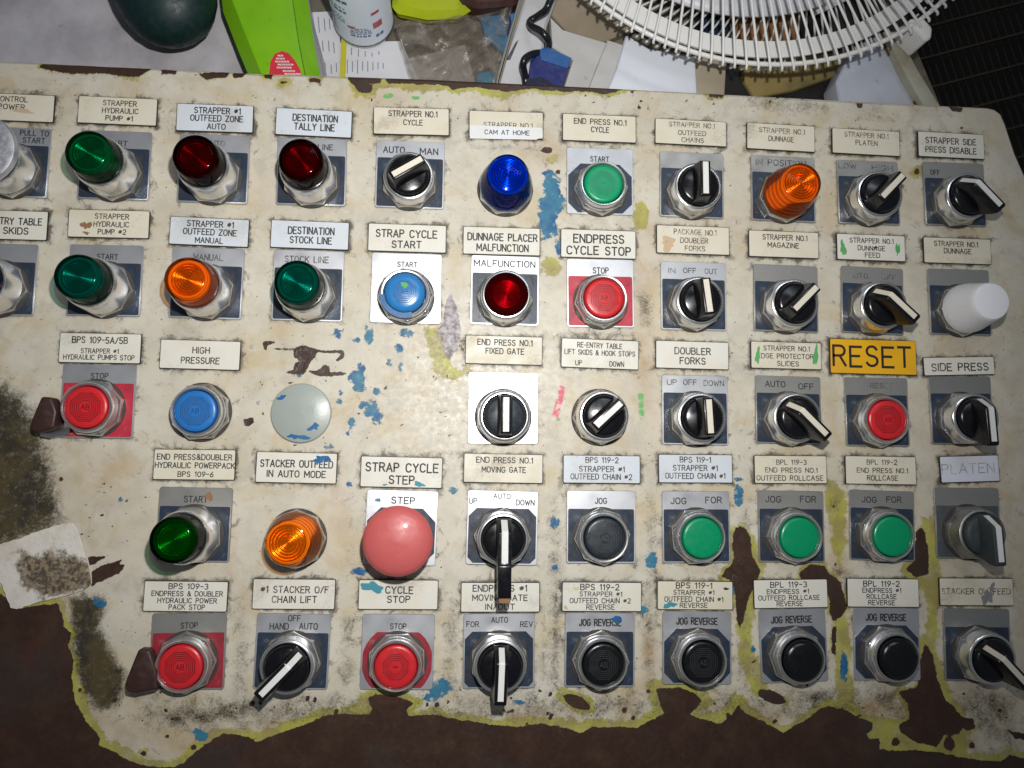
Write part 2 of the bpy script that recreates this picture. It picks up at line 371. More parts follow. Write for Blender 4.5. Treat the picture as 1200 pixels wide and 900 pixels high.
def quad(line):
    t=line.split(); c=np.array([U(float(t[i]),float(t[i+1])) for i in (1,3,5,7)])[:,:2]
    m=c.mean(0); ex=(c[1]-c[0]+c[2]-c[3])/2; ey=(c[0]-c[3]+c[1]-c[2])/2
    return t[0],m,math.atan2(ex[1],ex[0]),np.linalg.norm(ex)/K,np.linalg.norm(ey)/K
PLATE={}
for l in PL.split('\n'):
    n_,m_,a_,w_,h_=quad(l); PLATE[n_]=(m_,a_*.7,w_,h_)
# id | quad | face | ink | lines text:x0:x1:yc:h
TG='''A1 -27 109 65.5 113 64 145 -29 141|t_cream|i_mid|CONTROL:-5:32.5:116:6.2;POWER:-2:29:125:6.2
B1 93 113 186 117 184 149 92 145|t_cream|i_mid|STRAPPER:121:160:121.5:6.5;HYDRAULIC:120:162:130.5:6.5;PUMP #1:124:155.5:139.5:6.5
C1 208.5 122 298 125 297 157 206.5 154|t_blue|i_dark|STRAPPER #1:228:282:130:7.5;OUTFEED ZONE:223.5:284.5:139.3:7.5;AUTO:243:264:149:7
D1 324.5 127 414 131.5 411.5 163 322.5 158.5|t_blue|i_dark|DESTINATION:343.5:395.5:138.5:8;TALLY LINE:345:392:149:8
E1 438.5 126 527 128.5 526 160 437 158|t_cream|i_mid|STRAPPER NO.1:455.5:512.5:133.5:6.8;CYCLE:473:495:143.5:6.5
F1 550 130 636 133 637 164 549 162|t_cream|i_mid|STRAPPER NO.1:567:624:146.8:6
G1 659 134 745 137 745 169 658.5 165|t_cream|i_mid|END PRESS NO.1:673:734:142.8:6.5;CYCLE:693:713.5:152:6.5
H1 767 139 850.5 144 850.5 173 767 169|t_cream|i_faint|STRAPPER NO.1:784.5:837.5:147:6;OUTFEED:795:827:156.5:6;CHAINS:799:824.5:165:6
I1 874 144 954 149 954 179.5 874.5 175|t_cream|i_faint|STRAPPER NO.1:890:943:153.5:6;DUNNAGE:901:930:163:6
J1 974 150.5 1053 155 1053.5 184.5 974 180|t_cream|i_faint|STRAPPER NO.1:990:1041:158.5:5.7;PLATEN:1003:1028:167.5:5.7
K1 1074 154.5 1151 158.5 1153 188 1075 184|t_white|i_mid|STRAPPER SIDE:1085:1143.5:165.5:7;PRESS DISABLE:1085:1144:176:7
A2 -34 246 58.5 248.5 55.5 283 -36 280|t_white|i_dark|RE-ENTRY TABLE:-27:49:259:8;LIFT SKIDS:-24:33:270:8
B2 82 246 177 247.5 175 281 80 278|t_cream|i_mid|STRAPPER:111.5:151:254:6.5;HYDRAULIC:110:151:263.5:6.5;PUMP #2:115:147.5:272.5:6.5
C2 201 254 293 258 291.5 291 198 286.5|t_blue|i_dark|STRAPPER #1:219.5:274:263:7.5;OUTFEED ZONE:215:277:272.5:7.5;MANUAL:229:261:282.5:7
D2 318.5 258 410 261.5 408.5 294 317 290.5|t_blue|i_dark|DESTINATION:338:391.5:270.5:8.5;STOCK LINE:340:388.5:281.5:8
E2 432 262 523.5 265 522.5 297.5 431 294.5|t_white|i_dark|STRAP CYCLE:441:512:274:9;START:459.5:493.5:286.5:8.5
F2 543 266 633 268 632.5 301 542 298|t_white|i_dark|DUNNAGE PLACER:548.5:629.5:278:8.7;MALFUNCTION:559:619:290.5:8.5
G2 657 269 745 271 744.5 305 656.5 301.5|t_white|i_dark|ENDPRESS:672.5:731:280:10;CYCLE STOP:664.5:739:293.8:10
H2 769 264 854 267 854 300 768.5 297|t_cream|i_faint|PACKAGE NO.1:790:839.5:272.5:6.5;DOUBLER:797.5:829.5:282.5:6.5;FORKS:803:826:292:6.5
I2 876 270 958 273 958.5 304 877 301|t_cream|i_mid|STRAPPER NO.1:894:946:278.5:6.2;MAGAZINE:900:936:287.5:6
J2 979 274 1059 277 1060 307.5 980 304.5|t_white|i_mid|STRAPPER NO.1:996:1047:282.5:6;DUNNAGE:1005.5:1037:291.5:6;FEED:1014:1031:299.8:6
K2 1080 278 1160 281 1160 311 1082 308.5|t_cream|i_mid|STRAPPER NO.1:1095:1146:286:6;DUNNAGE:1106.5:1138:294.3:6
B3 72 390 167 391.5 165.5 427 69 425|t_white|i_mid|BPS 109-5A/5B:85:149.5:399:8;STRAPPER #1:95:139:412:6;HYDRAULIC PUMPS STOP:74.5:157.5:419.5:6.3
C3 189 397.5 283 400.5 281.5 434.5 187.5 432|t_white|i_mid|HIGH:226:245.5:410.5:7.5;PRESSURE:212.5:257:422.5:7.5
F3 545.5 393 636 395 635 429 545 426|t_cream|i_dark|END PRESS NO.1:560:624:401.5:7;FIXED GATE:569.5:614:411.5:6.8
G3 657.5 396 748.5 400 747.5 434 657 430.5|t_white|i_mid|RE-ENTRY TABLE:677:729:405:6;LIFT SKIDS & HOOK STOPS:662:744:413.5:6;UP:674.5:682:425:6;DOWN:714.5:731:426.7:6
H3 768 399 853.5 401.5 853 434 767.5 431.5|t_white|i_mid|DOUBLER:791:832.5:411.5:8;FORKS:797:826.5:423:8
I3 879 400 961 402 962 434 879 431.5|t_cream|i_mid|STRAPPER NO.1:895:949:408.7:6;EDGE PROTECTOR:888:953:418:6;SLIDES:911:936:427:6
J3 971 396.5 1071 400 1074 440 972 438|t_yellow|i_black|RESET:977:1067:418:25
K3 1080 419 1163 418 1164.5 439 1082 441|t_white|i_mid|SIDE PRESS:1092:1158:430:9
C4 181.5 526 277 527 276 563 180 562|t_cream|i_dark|END PRESS&DOUBLER:184.5:272:536:7;HYDRAULIC POWERPACK:182:275:546:7;BPS 109-6:208.5:250:556.5:6.5
D4 301 529 396 531 394.5 567.5 300 565|t_white|i_dark|STACKER OUTFEED:305.5:390:543.5:8.5;IN AUTO MODE:313:381.5:555.5:8
E4 423 534.5 519 536 518 573 422.5 570|t_white|i_dark|STRAP CYCLE:429:513.5:548:10.5;STEP:456:485.5:562.5:10
F4 543.5 531 636 532.5 636 567 543 565|t_cream|i_dark|END PRESS NO.1:558.5:624.5:539.3:6.7;MOVING GATE:565:616:550.5:6.7
G4 660 533 750 534 749.5 567 659 566|t_blue|i_mid|BPS 119-2:686.5:724.5:539.5:7;STRAPPER #1:679:732:550.3:7;OUTFEED CHAIN #2:669:740.5:559.5:7
H4 771 532 857.5 533 857.5 566 771 566|t_blue|i_mid|BPS 119-1:797:833:539:7;STRAPPER #1:789:841:549:7;OUTFEED CHAIN #1:780:850:558.5:7
I4 883 533.5 967.5 534 968 567 883 566.5|t_cream|i_mid|BPL 119-3:910:945:542:6;END PRESS NO.1:897:958:551.5:6;OUTFEED ROLLCASE:887:964.5:561:6.3
J4 989.5 534 1072 535 1072.5 568.5 989.5 567|t_cream|i_mid|BPL 119-2:1016:1051:542:6;END PRESS NO.1:1004.5:1064:552:6;ROLLCASE:1016.5:1052:561:6.3
K4 1100 535 1167 533 1171 564 1101 566|t_lav|i_grey|PLATEN:1104:1165:549:12
C5 170 680 268 681 267 717 168.5 716|t_white|i_dark|BPS 109-3:198:244:687.5:7;ENDPRESS & DOUBLER:178:261:696.3:6.3;HYDRAULIC POWER:185:254:704.6:6.3;PACK STOP:198:240:712.5:6.3
D5 297 678 394 678 392.5 714.5 296 713|t_white|i_mid|#1 STACKER O/F:306:385:691:8;CHAIN LIFT:319:371:702.5:8
E5 421 679 514 679 513 714.5 419.5 713.5|t_white|i_dark|CYCLE:452:484:691.5:8.5;STOP:454:480.5:702.5:8
F5 540.5 682 632.5 682 632 717 539.5 717|t_white|i_dark|ENDPRESS #1:554.5:617.5:689.8:8;MOVING GATE:554:618:701:7.5;IN/OUT:569:603:711.8:7.3
G5 658.5 681.5 751.5 682 751 716.5 658 716|t_white|i_dark|BPS 119-2:680.5:725.5:688.5:7.5;STRAPPER #1:679.5:729:696.8:6;OUTFEED CHAIN #2:668:739:704.7:6.3;REVERSE:687.5:720:712.5:6.3
H5 770 680 858 681 858 714.5 769 714|t_cream|i_dark|BPS 119-1:792.5:834.5:686.5:7.3;STRAPPER #1:789.5:837:695:6;OUTFEED CHAIN #1:779:847.5:703:6.3;REVERSE:797:829:710.3:6
I5 881.5 679 968.5 678 969 711.5 883 713|t_white|i_dark|BPL 119-3:903:945.5:685.5:7;ENDPRESS #1:899:948:693.7:5.8;OUTFEED ROLLCASE:889:960.5:701.3:6;REVERSE:910.5:940.5:708.5:6
J5 991 677 1075 678 1076 711.5 992 711|t_white|i_dark|BPL 119-2:1012:1054:684.5:7;ENDPRESS #1:1011:1056:692.5:5.8;ROLLCASE:1016:1050.5:700:6;REVERSE:1018:1048.5:707.3:6
K5 1099 677 1185 677 1187 710 1100 709|t_cream|i_faint|STACKER OUTFEED:1104:1184:693:7'''
TAGS={}
for l in TG.split('\n'):
    q,fc,ik,tx=l.split('|'); n_,m_,a_,w_,h_=quad(q); ls=[t.split(':') for t in tx.split(';')]
    if len(ls)>=3 and n_!='G3': ls=[[t[0],t[1],t[2],str(float(t[3])-(.35+.22*i)),str(float(t[4])*.95)] for i,t in enumerate(ls)]
    TAGS[n_]=(m_,a_,w_,h_,fc,ik,ls)
# legend: plate style, metal, [texts]
LG='''A1 half alu i_legend PULL TO:24:57:156:6.5;START:27:52.5:164.5:6.5
B1 half alu i_legend START:121:149:168:6.5
C1 half alu i_legfaint AUTO:242:263:168:6.5
D1 half alu i_legend TALLY LINE:340:390:172:6.5
E1 half alu i_legend AUTO:449.5:474:175.5:7.5;MAN:492.5:513:177.5:7.5
G1 oct alu i_legend START:692:713.5:186.5:6.2
H1 half alu_dirty -
I1 half alu_dirty i_legfaint IN POSITION:886:944:191:7
J1 half alu_dirty i_legfaint LOW:983:1003:194.5:6;HIGH:1022:1046:197:6
K1 half alu_dirty i_legend OFF:1090.5:1101:202:6
A2 half alu -
B2 half alu i_legend START:114:138:301:6.5
C2 half alu i_legfaint MANUAL:227:261:301.5:7.5
D2 half alu i_legfaint STOCK LINE:334:385:304:7.5
E2 plain alu i_legend START:466:488.5:310:6
F2 half alu i_legend MALFUNCTION:556:627:309:7.5
G2 red alu i_legend STOP:695:713:317:7
H2 half alu i_legfaint IN:783.5:791:317:6;OFF:801:815.5:317:6;OUT:826:840:318:6
I2 half alu_dirty -
J2 half alu_dirty i_legfaint AUTO:995:1017:323:6;OFF:1033:1050:325:6
K2 half alu_dirty -
B3 red alu i_legend STOP:106:126:440.5:6.5
F3 plain alu i_legfaint CLOSE:605:628:447:5.5
H3 half alu i_legfaint UP:782:793:448:6.5;OFF:801:816:448:6.5;DOWN:825:848:449:6.5
I3 half alu_dirty i_legend AUTO:897:920:450:7;OFF:936:953:453:7
J3 half alu_dirty i_legfaint RESET:1020:1046:452:6
K3 half alu_dirty -
C4 half alu_dirty i_legend START:216:243:585:7.5
E4 oct alu i_legend STEP:459:486:586.5:8
F4 oct2 alu i_legend UP:550:559:587:6.5;AUTO:578.5:598:581.5:6;DOWN:605:626:589:6.5
G4 half alu i_legend JOG:697.5:711:587:7
H4 half alu i_legend JOG:786:804:587:7.5;FOR:827:845.5:586:7.5
I4 half alu_dirty i_legend JOG:897:915:585:7.5;FOR:938:956:585:7.5
J4 half alu_dirty i_legend JOG:1010:1027:585.5:7;FOR:1039:1056:585.5:7
K4 half alu_dirty -
C5 red alu_dirty i_legend STOP:212:231.5:733:7
D5 half alu i_legend OFF:338:352:724.5:7;HAND:316.5:338:734:7.5;AUTO:351:372:734:7.5
E5 octred alu i_legend STOP:457.5:476:734:6.8
F5 oct2 alu i_legend FOR:547:561:731.5:6.5;AUTO:576:595:726.5:6.5;REV:610:624:731.5:6.5
G5 half alu b JOG REVERSE:679:727.5:729.5:8
H5 oct alu b JOG REVERSE:793:840.5:728:8
I5 oct alu b JOG REVERSE:904:951:726:8
J5 oct alu b JOG REVERSE:1015:1061.5:723.5:8
K5 half alu_dirty -'''
LEG={}
for l in LG.split('\n'):
    t=l.split(' ',4); LEG[t[0]]=(t[1],t[2],t[3] if len(t)>3 else '-',t[4] if len(t)>4 else '')
# ------------------------------------------------------------------ control panel sheet with layered paint
def line_pts(s): return [tuple(map(float,p.split(','))) for p in s.split()]
BROWN=[ # (yellow band width px, outline)
 (9,"-60,690 0,697 22,713 45,710 66,707 72,722 75,735 84,742 80,757 86,775 84,795 87,820 100,845 117,865 116,874 135,882 150,892 162,896 180,900 205,899 215,895 230,880 250,867 262,860 291,863 300,870 329,859 356,849 382,839 405,837 433,838 436,831 431,818 440,814 462,816 487,824 476,833 479,839 513,838 540,844 584,850 604,852 636,849 669,855 680,859 693,853 747,853 758,846 779,837 773,822 769,807 798,806 816,813 823,822 809,838 818,842 844,848 858,837 866,826 873,836 898,848 907,853 918,858 934,850 951,840 960,831 971,828 993,833 1009,843 1023,847 1022,856 1015,860 1018,867 1031,865 1031,878 1057,880 1075,879 1102,882 1126,887 1146,891 1173,893 1184,885 1200,889 1300,900 1300,1050 -60,1050"),
 (7,"1084,753 1093,767 1098,793 1107,818 1122,833 1133,847 1124,860 1107,862 1098,876 1075,871 1058,860 1051,851 1066,842 1064,825 1053,811 1075,805 1078,778"),
 (0,"1119,838 1141,843 1144,853 1135,857 1124,850"), (0,"1182,856 1204,860 1204,868 1190,866"),
 (2,"970,672 985,682 993,712 988,722 977,728 973,720"), (2,"975,735 980,735 980,768 974,765"),
 (4,"937,672 950,661 966,663 973,675 972,700 940,700"), (5,"1073,623 1080,617 1085,625 1088,643 1089,673 1073,676 1062,667 1072,658 1072,643"),
 (4,"861,617 872,616 880,630 881,650 892,670 888,680 878,700 872,725 866,740 863,720 861,690 855,680 845,676 850,668 858,660 862,655 858,640"),
 (-4,"102,652 127,651 112,660 104,664"), (-4,"106,670 120,663 143,655 140,662 146,662 140,671 117,682 108,686"),
 (-4,"319,408 344,409 354,404 366,408 375,410 402,411 402,413 388,414 372,413 366,421 361,428 357,439 346,438 333,436 343,433 346,425 351,423 344,418 343,411 319,410"),
 (-4,"360,433 375,434 379,428 385,430 386,436 406,437 406,440 375,441 363,437"), (-4,"307,400 322,399 322,402 313,405 312,412 308,408"), (-4,"392,422 403,413 402,420 394,424"), (-4,"285,491 296,489 299,495 292,500 286,498"),
 (1,"45,80 48,74 178,79 163,90 145,89 120,85 90,86 72,85 66,83"), (1,"188,80 207,82 206,86 190,86"), (1,"233,86 268,82 266,91 248,91 240,92"), (1,"271,84 290,84 283,91 273,91"), (1,"308,85 320,86 318,92 309,91"), (2,"328,94 337,94 337,97 329,97"), (2,"362,91 376,92 374,96 363,95"),
 (6,"405,88 446,90 446,97 431,97 436,101 435,108 420,108 417,101 410,96"), (6,"448,90 551,92 630,96 735,102 724,107 707,110 693,107 667,107 643,106.5 628,104 607,105 597,107 572,104 547,102 530,105 524,100 500,98 475,98 455,97"),
 (2,"830,108 850,110 846,114 832,113"), (1,"1004,121 1011,121 1010,126 1005,126"), (0,"1112,124 1130,126 1126,131 1116,130"), (0,"738,104 744,106 742,110 738,109"), (-4,"748,122 752,126 750,129 746,126"), (-4,"893,150 893,150.5 893,151")]
_r=random.Random(21); SPK=[]
for _ in range(150):
    x=_r.uniform(130,1190); y=_r.gauss(832,16)
    if x>820 and _r.random()<.5: y=_r.uniform(580,860)
    q=_r.choice([.7,1,1.2,1.6,2.4]); SPK.append((-4,x,y,q*_r.uniform(.8,1.6),q,_r.uniform(0,90)))
for _ in range(30): SPK.append((-4,_r.uniform(60,150),_r.uniform(560,640),_r.uniform(.7,1.8),_r.uniform(.7,1.5),0))
for _ in range(60): SPK.append((-4,_r.uniform(20,1150),_r.uniform(95,118)+_r.uniform(0,1)*14,_r.uniform(.6,1.8),_r.uniform(.6,1.3),_r.uniform(0,90)))
for _ in range(40): SPK.append((-4,_r.uniform(300,545),_r.uniform(385,525),_r.uniform(.7,3.2),_r.uniform(.6,1.1),_r.choice([40,-50,-60,10])))
ELL_B=SPK+[(4,676,823,17,7,-25),(4,905,817,18,7,-20),(1,168,883,3.5,3,0),(1,227,876,3.5,3,0),(1,1050,870,4.5,4.5,0),(3,1113,872,6,8,20),(0,1140,874,3,3,0),(0,854,840,3,4,0),(-4,641,176,6,4,0),(-4,654,201,3,2.5,0),(0,1127,150,2,2,0),(0,1075,201,3,4,0),(-4,71,562,2,2,0),(-4,500,826,2,3,0),(2,93,809,3,3,0)]
YELL=["968,560 992,575 991,640 985,672 974,640 970,600","973,660 1000,715 997,790 1004,835 985,830 976,790","1078,605 1098,610 1101,680 1098,760 1088,755 1086,690 1070,680 1088,650","1086,745 1098,750 1106,800 1124,830 1140,852 1118,845 1100,815","868,700 884,690 880,760 905,805 900,825 880,815 868,760","1018,840 1066,842 1060,868 1075,880 1030,884 1020,860","1098,862 1126,860 1136,878 1120,890 1097,884","498,380 512,384 520,418 540,432 552,420 553,436 535,446 512,432 500,405","118,866 128,872 150,884 165,890 185,897 215,890 205,905 150,905","735,870 741,868 739,876 733,876","744,863 752,864 750,872 744,872","739,880 745,881 742,888 738,885"]
YELL_E=[(752,250,9,20),(646,187,8,7),(646,312,13,13),(665,880,5,4)]
BLUE=["636,202 645,198 649,206 657,210 655,222 662,233 660,243 653,253 652,263 652,275 642,280 637,285 634,267 631,250 631,240 638,230 638,218 640,210","652,283 657,283 657,300 652,298","496,820 513,796 524,796 529,807 520,816 504,822"]
BLUE_E=[(432,393,6,9,.2),(417,398,5,3,.2),(477,390,8,6,.2),(467,407,6,6,0),(424,430,5,6,.3),(417,443,9,9,.3),(421,454,8,5,.3),(381,447,4,3,0),(350,439,6,3,0),(399,460,4,5,0),(398,470,4,5,0),(442,459,5,6,0),(435,479,9,10,.2),(442,490,7,8,.2),(424,475,6,5,.1),(412,497,3,7,.3),(407,508,3,5,0),(410,567,6,4,.1),(421,670,9,5,.3),(609,823,6,3,.3),(650,612,4.5,5.5,.6),(650,665,4,2.5,.3),(764,657,7,9,.3),(866,580,5,12,.4),(864,562,6,3,.2),(861,686,4,12,.3),(883,760,4,6,0),(235,861,6.5,6.5,.6),(211,846,3,3,.2),(989,782,5,19,.2),(141,586,4,5,-.1),(355,838,3,2,.3),(396,390,7,8,-.1),(385,523,8,5,-.15),(455,425,5,5,-.1),(303,472,4,4,-.1),(470,430,4,6,-.2),(117,706,10,8,-.05),(755,715,7,6,-.1),(530,575,9,5,-.2)]
PURP=["527,342 537,365 541,388 535,410 526,423 517,415 510,395 520,375 522,355"]
DIRT=[ # soft grime: outline, softness px, strength
 ("655,560 662,560 660,815 640,815 640,600",9,.50),("756,575 772,575 770,810 750,812",9,.50),("866,575 884,575 884,810 862,812",9,.42),("525,700 540,700 540,815 512,815",9,.50),("404,575 424,575 420,690 398,690",9,.34),("150,812 1090,800 1090,850 600,852 300,858 160,862",16,.52),("-30,60 1160,112 1160,135 800,128 400,112 -30,96",12,.16),
 ("-60,440 0,445 20,458 42,482 55,520 64,560 68,585 74,608 60,625 0,650 -60,660",19,1.0),("-60,420 10,425 16,440 -10,450",12,.5),
 ("80,700 122,700 118,735 128,760 146,790 142,822 118,835 102,822 90,790 86,750",13,1.15),
 ("175,832 240,826 300,816 292,848 200,854",12,.8),("296,815 398,815 396,842 300,846",13,.45),("585,812 668,812 660,840 590,838",12,.42),("690,812 772,812 765,838 700,835",12,.6),
 ("826,815 864,815 858,835 830,832",10,.6),("925,806 985,806 980,828 930,832",10,.65),("1020,808 1055,808 1052,835 1020,830",10,.7),("1110,808 1195,806 1190,850 1150,870 1120,830",15,.6),("1145,850 1195,845 1196,880 1150,885",14,.5),
 ("646,690 657,690 657,810 646,815",6,.65),("752,700 768,700 766,805 754,805",7,.5),("634,700 640,700 640,800 634,800",5,.5),("396,720 420,720 420,810 398,810",9,.5),("270,690 292,690 292,815 270,815",8,.42),
 ("866,110 950,114 975,124 972,134 900,132 872,122",7,.55),("1000,128 1060,130 1052,145 1005,142",8,.4),("550,168 640,170 640,178 552,178",5,.5),("745,340 765,345 766,384 750,384",8,.6),("655,388 745,390 745,396 655,394",5,.7),
 ("-40,98 20,103 66,108 66,112 20,109 -40,106",4,.6),("60,118 78,120 76,140 62,140",6,.45),("820,630 858,620 858,690 842,690",9,.45),("965,575 988,580 988,600 970,600",6,.5),("975,665 1000,668 998,676 975,676",5,.6),("755,215 768,215 766,232 752,225",5,.35),
 ("490,530 560,524 560,536 424,534 425,529",4,.55),("624,130 640,150 644,200 630,200 626,160",10,.3)]
STAIN=[(1112,868,26,16,1.0),(1062,838,18,14,.9),(1020,830,40,10,.6),(1070,690,12,40,.6),(982,640,10,50,.5),(700,745,8,40,.7),(760,770,8,30,.6),(622,160,24,10,.5),(755,420,14,60,.45),(270,640,10,40,.3),(100,560,60,40,.25),(230,150,40,30,.15),(640,180,30,20,.35),(710,420,40,90,.12),(395,560,14,60,.22),(155,640,60,40,.16),(190,120,30,8,.3),(755,300,20,60,.25),(140,850,60,30,.35),(210,865,60,20,.35),(60,120,50,20,.2),(340,855,60,20,.4),(610,840,60,14,.3),(880,840,60,14,.35),(1150,600,80,200,.18),(1150,830,70,60,.3)]
def sd_poly(px,py,pts,lim=34):
    pts=np.array(pts); out=np.full(px.shape,-float(lim))
    m=(px>pts[:,0].min()-lim)&(px<pts[:,0].max()+lim)&(py>pts[:,1].min()-lim)&(py<pts[:,1].max()+lim)
    x=px[m];y=py[m]; d=np.full(x.shape,1e9); ins=np.zeros(x.shape,bool)
    n=len(pts)
    for i in range(n):
        ax,ay=pts[i];bx,by=pts[(i+1)%n]
        ex,ey=bx-ax,by-ay; L=ex*ex+ey*ey+1e-9
        t=np.clip(((x-ax)*ex+(y-ay)*ey)/L,0,1); d=np.minimum(d,(x-ax-t*ex)**2+(y-ay-t*ey)**2)
        c=((ay>y)!=(by>y)); 
        with np.errstate(divide='ignore',invalid='ignore'): xi=(bx-ax)*(y-ay)/((by-ay) if by!=ay else 1e-9)+ax
        ins^=(c&(x<xi))
    d=np.sqrt(d); out[m]=np.clip(np.where(ins,d,-d),-lim,lim); return out
def sd_ell(px,py,cx,cy,rx,ry,a=0,lim=34):
    c,s=math.cos(math.radians(a)),math.sin(math.radians(a)); x=(px-cx)*c-(py-cy)*s; y=(px-cx)*s+(py-cy)*c
    return np.clip((1-np.sqrt((x/rx)**2+(y/ry)**2))*math.sqrt(rx*ry),-lim,lim)
top_l=U(-120,69); top_r=U(1160,129)
OUT=[U(-120,69),U(0,74),U(100,78.5),U(300,88),U(500,94.8),U(700,104.5),U(900,115),U(1080,124.6),U(1158,128.3),U(1166,130),U(1172,134.5),U(1177,146),U(1188,180),U(1200,207),U(1226,275),U(1238,330),U(1262,560),U(1300,1010),U(-150,1010)]
OUT=np.array(OUT)[:,:2]
def build_panel():
    xs=np.arange(-.40,.42,.00125); ys=np.arange(OUT[:,1].min()-.002,OUT[:,1].max()+.003,.00125)
    X,Y=np.meshgrid(xs,ys); nx=len(xs); ny=len(ys); P=np.stack([X.ravel(),Y.ravel()],1)
    sd=sd_poly(P[:,0]*1000,P[:,1]*1000,OUT*1000,lim=40)
    # vertices just outside are pulled on to the outline
    near=(sd<0)&(sd>-2.2)
    A=OUT; idx=np.where(near)[0]; best=np.full(len(idx),1e9); q=P[idx].copy()
    for i in range(len(A)):
        a=A[i];b=A[(i+1)%len(A)];e=b-a; t=np.clip(((P[idx]-a)@e)/(e@e),0,1); pr=a+t[:,None]*e; dd=((P[idx]-pr)**2).sum(1)
        k=dd<best; best[k]=dd[k]; q[k]=pr[k]
    P[idx]=q
    keep=(sd>-2.2)
    # gentle dents
    Z=.0004*np.sin(P[:,0]*17+1)*np.sin(P[:,1]*13)
    Z-=Z.max()
    ii=np.arange(nx*ny).reshape(ny,nx); Q=np.stack([ii[:-1,:-1],ii[:-1,1:],ii[1:,1:],ii[1:,:-1]],-1).reshape(-1,4)
    Q=Q[(sd[Q]>-1.9).all(1)&((sd[Q]>0).sum(1)>=1)]
    used=np.unique(Q); remap=-np.ones(nx*ny,int); remap[used]=np.arange(len(used)); Q=remap[Q]
    V=np.column_stack([P[used],Z[used]])
    # rolled edge + skirt
    ring=[]; n=0
    pts=[]
    for i in range(len(A)):
        a=A[i];b=A[(i+1)%len(A)]; m=max(1,int(np.linalg.norm(b-a)/.002))
        for k in range(m): pts.append(a+(b-a)*k/m)
    pts=np.array(pts); nr=np.roll(pts,-1,0)-np.roll(pts,1,0); nr=np.column_stack([nr[:,1],-nr[:,0]]); nr/=np.linalg.norm(nr,axis=1)[:,None]
    area_=np.sum(A[:,0]*np.roll(A[:,1],-1)-np.roll(A[:,0],-1)*A[:,1])
    if area_<0: nr=-nr
    zmin=Z.min()
    prof=[(0,.0),(.0009,-.0004),(.0017,-.0013),(.0021,-.0026),(.0021,-.075)]
    base=len(V); R=[]
    for o,z in prof: R.append(np.column_stack([pts+nr*o,np.full(len(pts),zmin*.5+z)]))
    V=np.vstack([V]+R); L=len(pts); S2=[]
    k=np.arange(L);k2=(k+1)%L
    for j in range(len(prof)-1): S2.append(np.stack([base+j*L+k,base+j*L+k2,base+(j+1)*L+k2,base+(j+1)*L+k],1))
    S2=np.vstack(S2)
    if area_>0: S2=S2[:,::-1]
    Qa=np.vstack([Q,S2])
    me=bpy.data.meshes.new('control_panel'); me.vertices.add(len(V)); me.vertices.foreach_set('co',V.ravel())
    me.loops.add(Qa.size); me.loops.foreach_set('vertex_index',Qa.ravel().astype(np.int32))
    me.polygons.add(len(Qa)); me.polygons.foreach_set('loop_start',np.arange(0,Qa.size,4,dtype=np.int32)); me.polygons.foreach_set('loop_total',np.full(len(Qa),4,dtype=np.int32))
    me.update(calc_edges=True); me.validate(); me.shade_smooth()
    px,py=PX(np.column_stack([V[:,:2],np.zeros(len(V))]))
    A_={}
    br=np.full(px.shape,-30.);ye=np.full(px.shape,-30.)
    for w,s in BROWN:
        d=sd_poly(px,py,line_pts(s)); br=np.maximum(br,d); ye=np.maximum(ye,d+w)
    for w,cx,cy,rx,ry,a in ELL_B:
        d=sd_ell(px,py,cx,cy,rx,ry,a); br=np.maximum(br,d); ye=np.maximum(ye,d+w)
    for s in YELL: ye=np.maximum(ye,sd_poly(px,py,line_pts(s)))
    for e in YELL_E: ye=np.maximum(ye,sd_ell(px,py,*e)-1.5)
    bl=np.full(px.shape,-30.)
    for s in BLUE: bl=np.maximum(bl,sd_poly(px,py,line_pts(s))+.8)
    for x,y,rx,ry,st in BLUE_E: bl=np.maximum(bl,sd_ell(px,py,x,y,rx,ry)+st*5-1.2)
    pu=np.full(px.shape,-30.)
    for s in PURP: pu=np.maximum(pu,sd_poly(px,py,line_pts(s)))
    pu=np.maximum(pu,sd_ell(px,py,646,312,6,6))
    di=np.zeros(px.shape)
    for s,so,st in DIRT: di=np.maximum(di,st/(1+np.exp(-sd_poly(px,py,line_pts(s),60)/so*2.4)))
    stn=np.zeros(px.shape)
    for x,y,rx,ry,st in STAIN: stn=np.maximum(stn,st*np.exp(-((px-x)/rx)**2-((py-y)/ry)**2))
    # grime against the tags and plates
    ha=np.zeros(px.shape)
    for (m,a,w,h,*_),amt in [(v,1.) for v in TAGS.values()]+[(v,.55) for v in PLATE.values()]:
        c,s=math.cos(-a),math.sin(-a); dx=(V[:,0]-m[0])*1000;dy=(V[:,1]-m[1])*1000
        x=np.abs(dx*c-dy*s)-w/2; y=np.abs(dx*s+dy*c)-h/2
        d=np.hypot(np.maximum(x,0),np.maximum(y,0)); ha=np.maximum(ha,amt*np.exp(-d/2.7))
    gutter=np.exp(-np.clip((py-560)/-140,0,5)**2)*.0
    pk=np.maximum(sd_poly(px,py,line_pts("656,451 662,453 660,468 654,491 647,490 651,472")),-30); gr=np.maximum(sd_poly(px,py,line_pts("748,460 754,460 755,489 749,489")),np.maximum(sd_ell(px,py,455,112,6,3),sd_ell(px,py,487,114,5,2.5)))
    gr=np.maximum(gr,sd_ell(px,py,655,491,3,2))
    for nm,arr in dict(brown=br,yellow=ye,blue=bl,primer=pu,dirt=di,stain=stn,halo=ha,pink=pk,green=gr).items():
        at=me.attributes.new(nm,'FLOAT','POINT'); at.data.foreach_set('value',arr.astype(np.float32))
    return me
t=NT('layered_old_paint')
co=t.coord()
nA=t.noise(14,4,.55,vec=co); nB=t.noise(60,6,.6,vec=co,off=1); nC=t.noise(260,6,.65,vec=co,off=2); nD=t.noise(900,4,.65,vec=co,off=3); nS=t.noise(500,2,.5,vec=co,off=7); nG=t.noise(110,8,.72,vec=co,off=11,dist=.6)
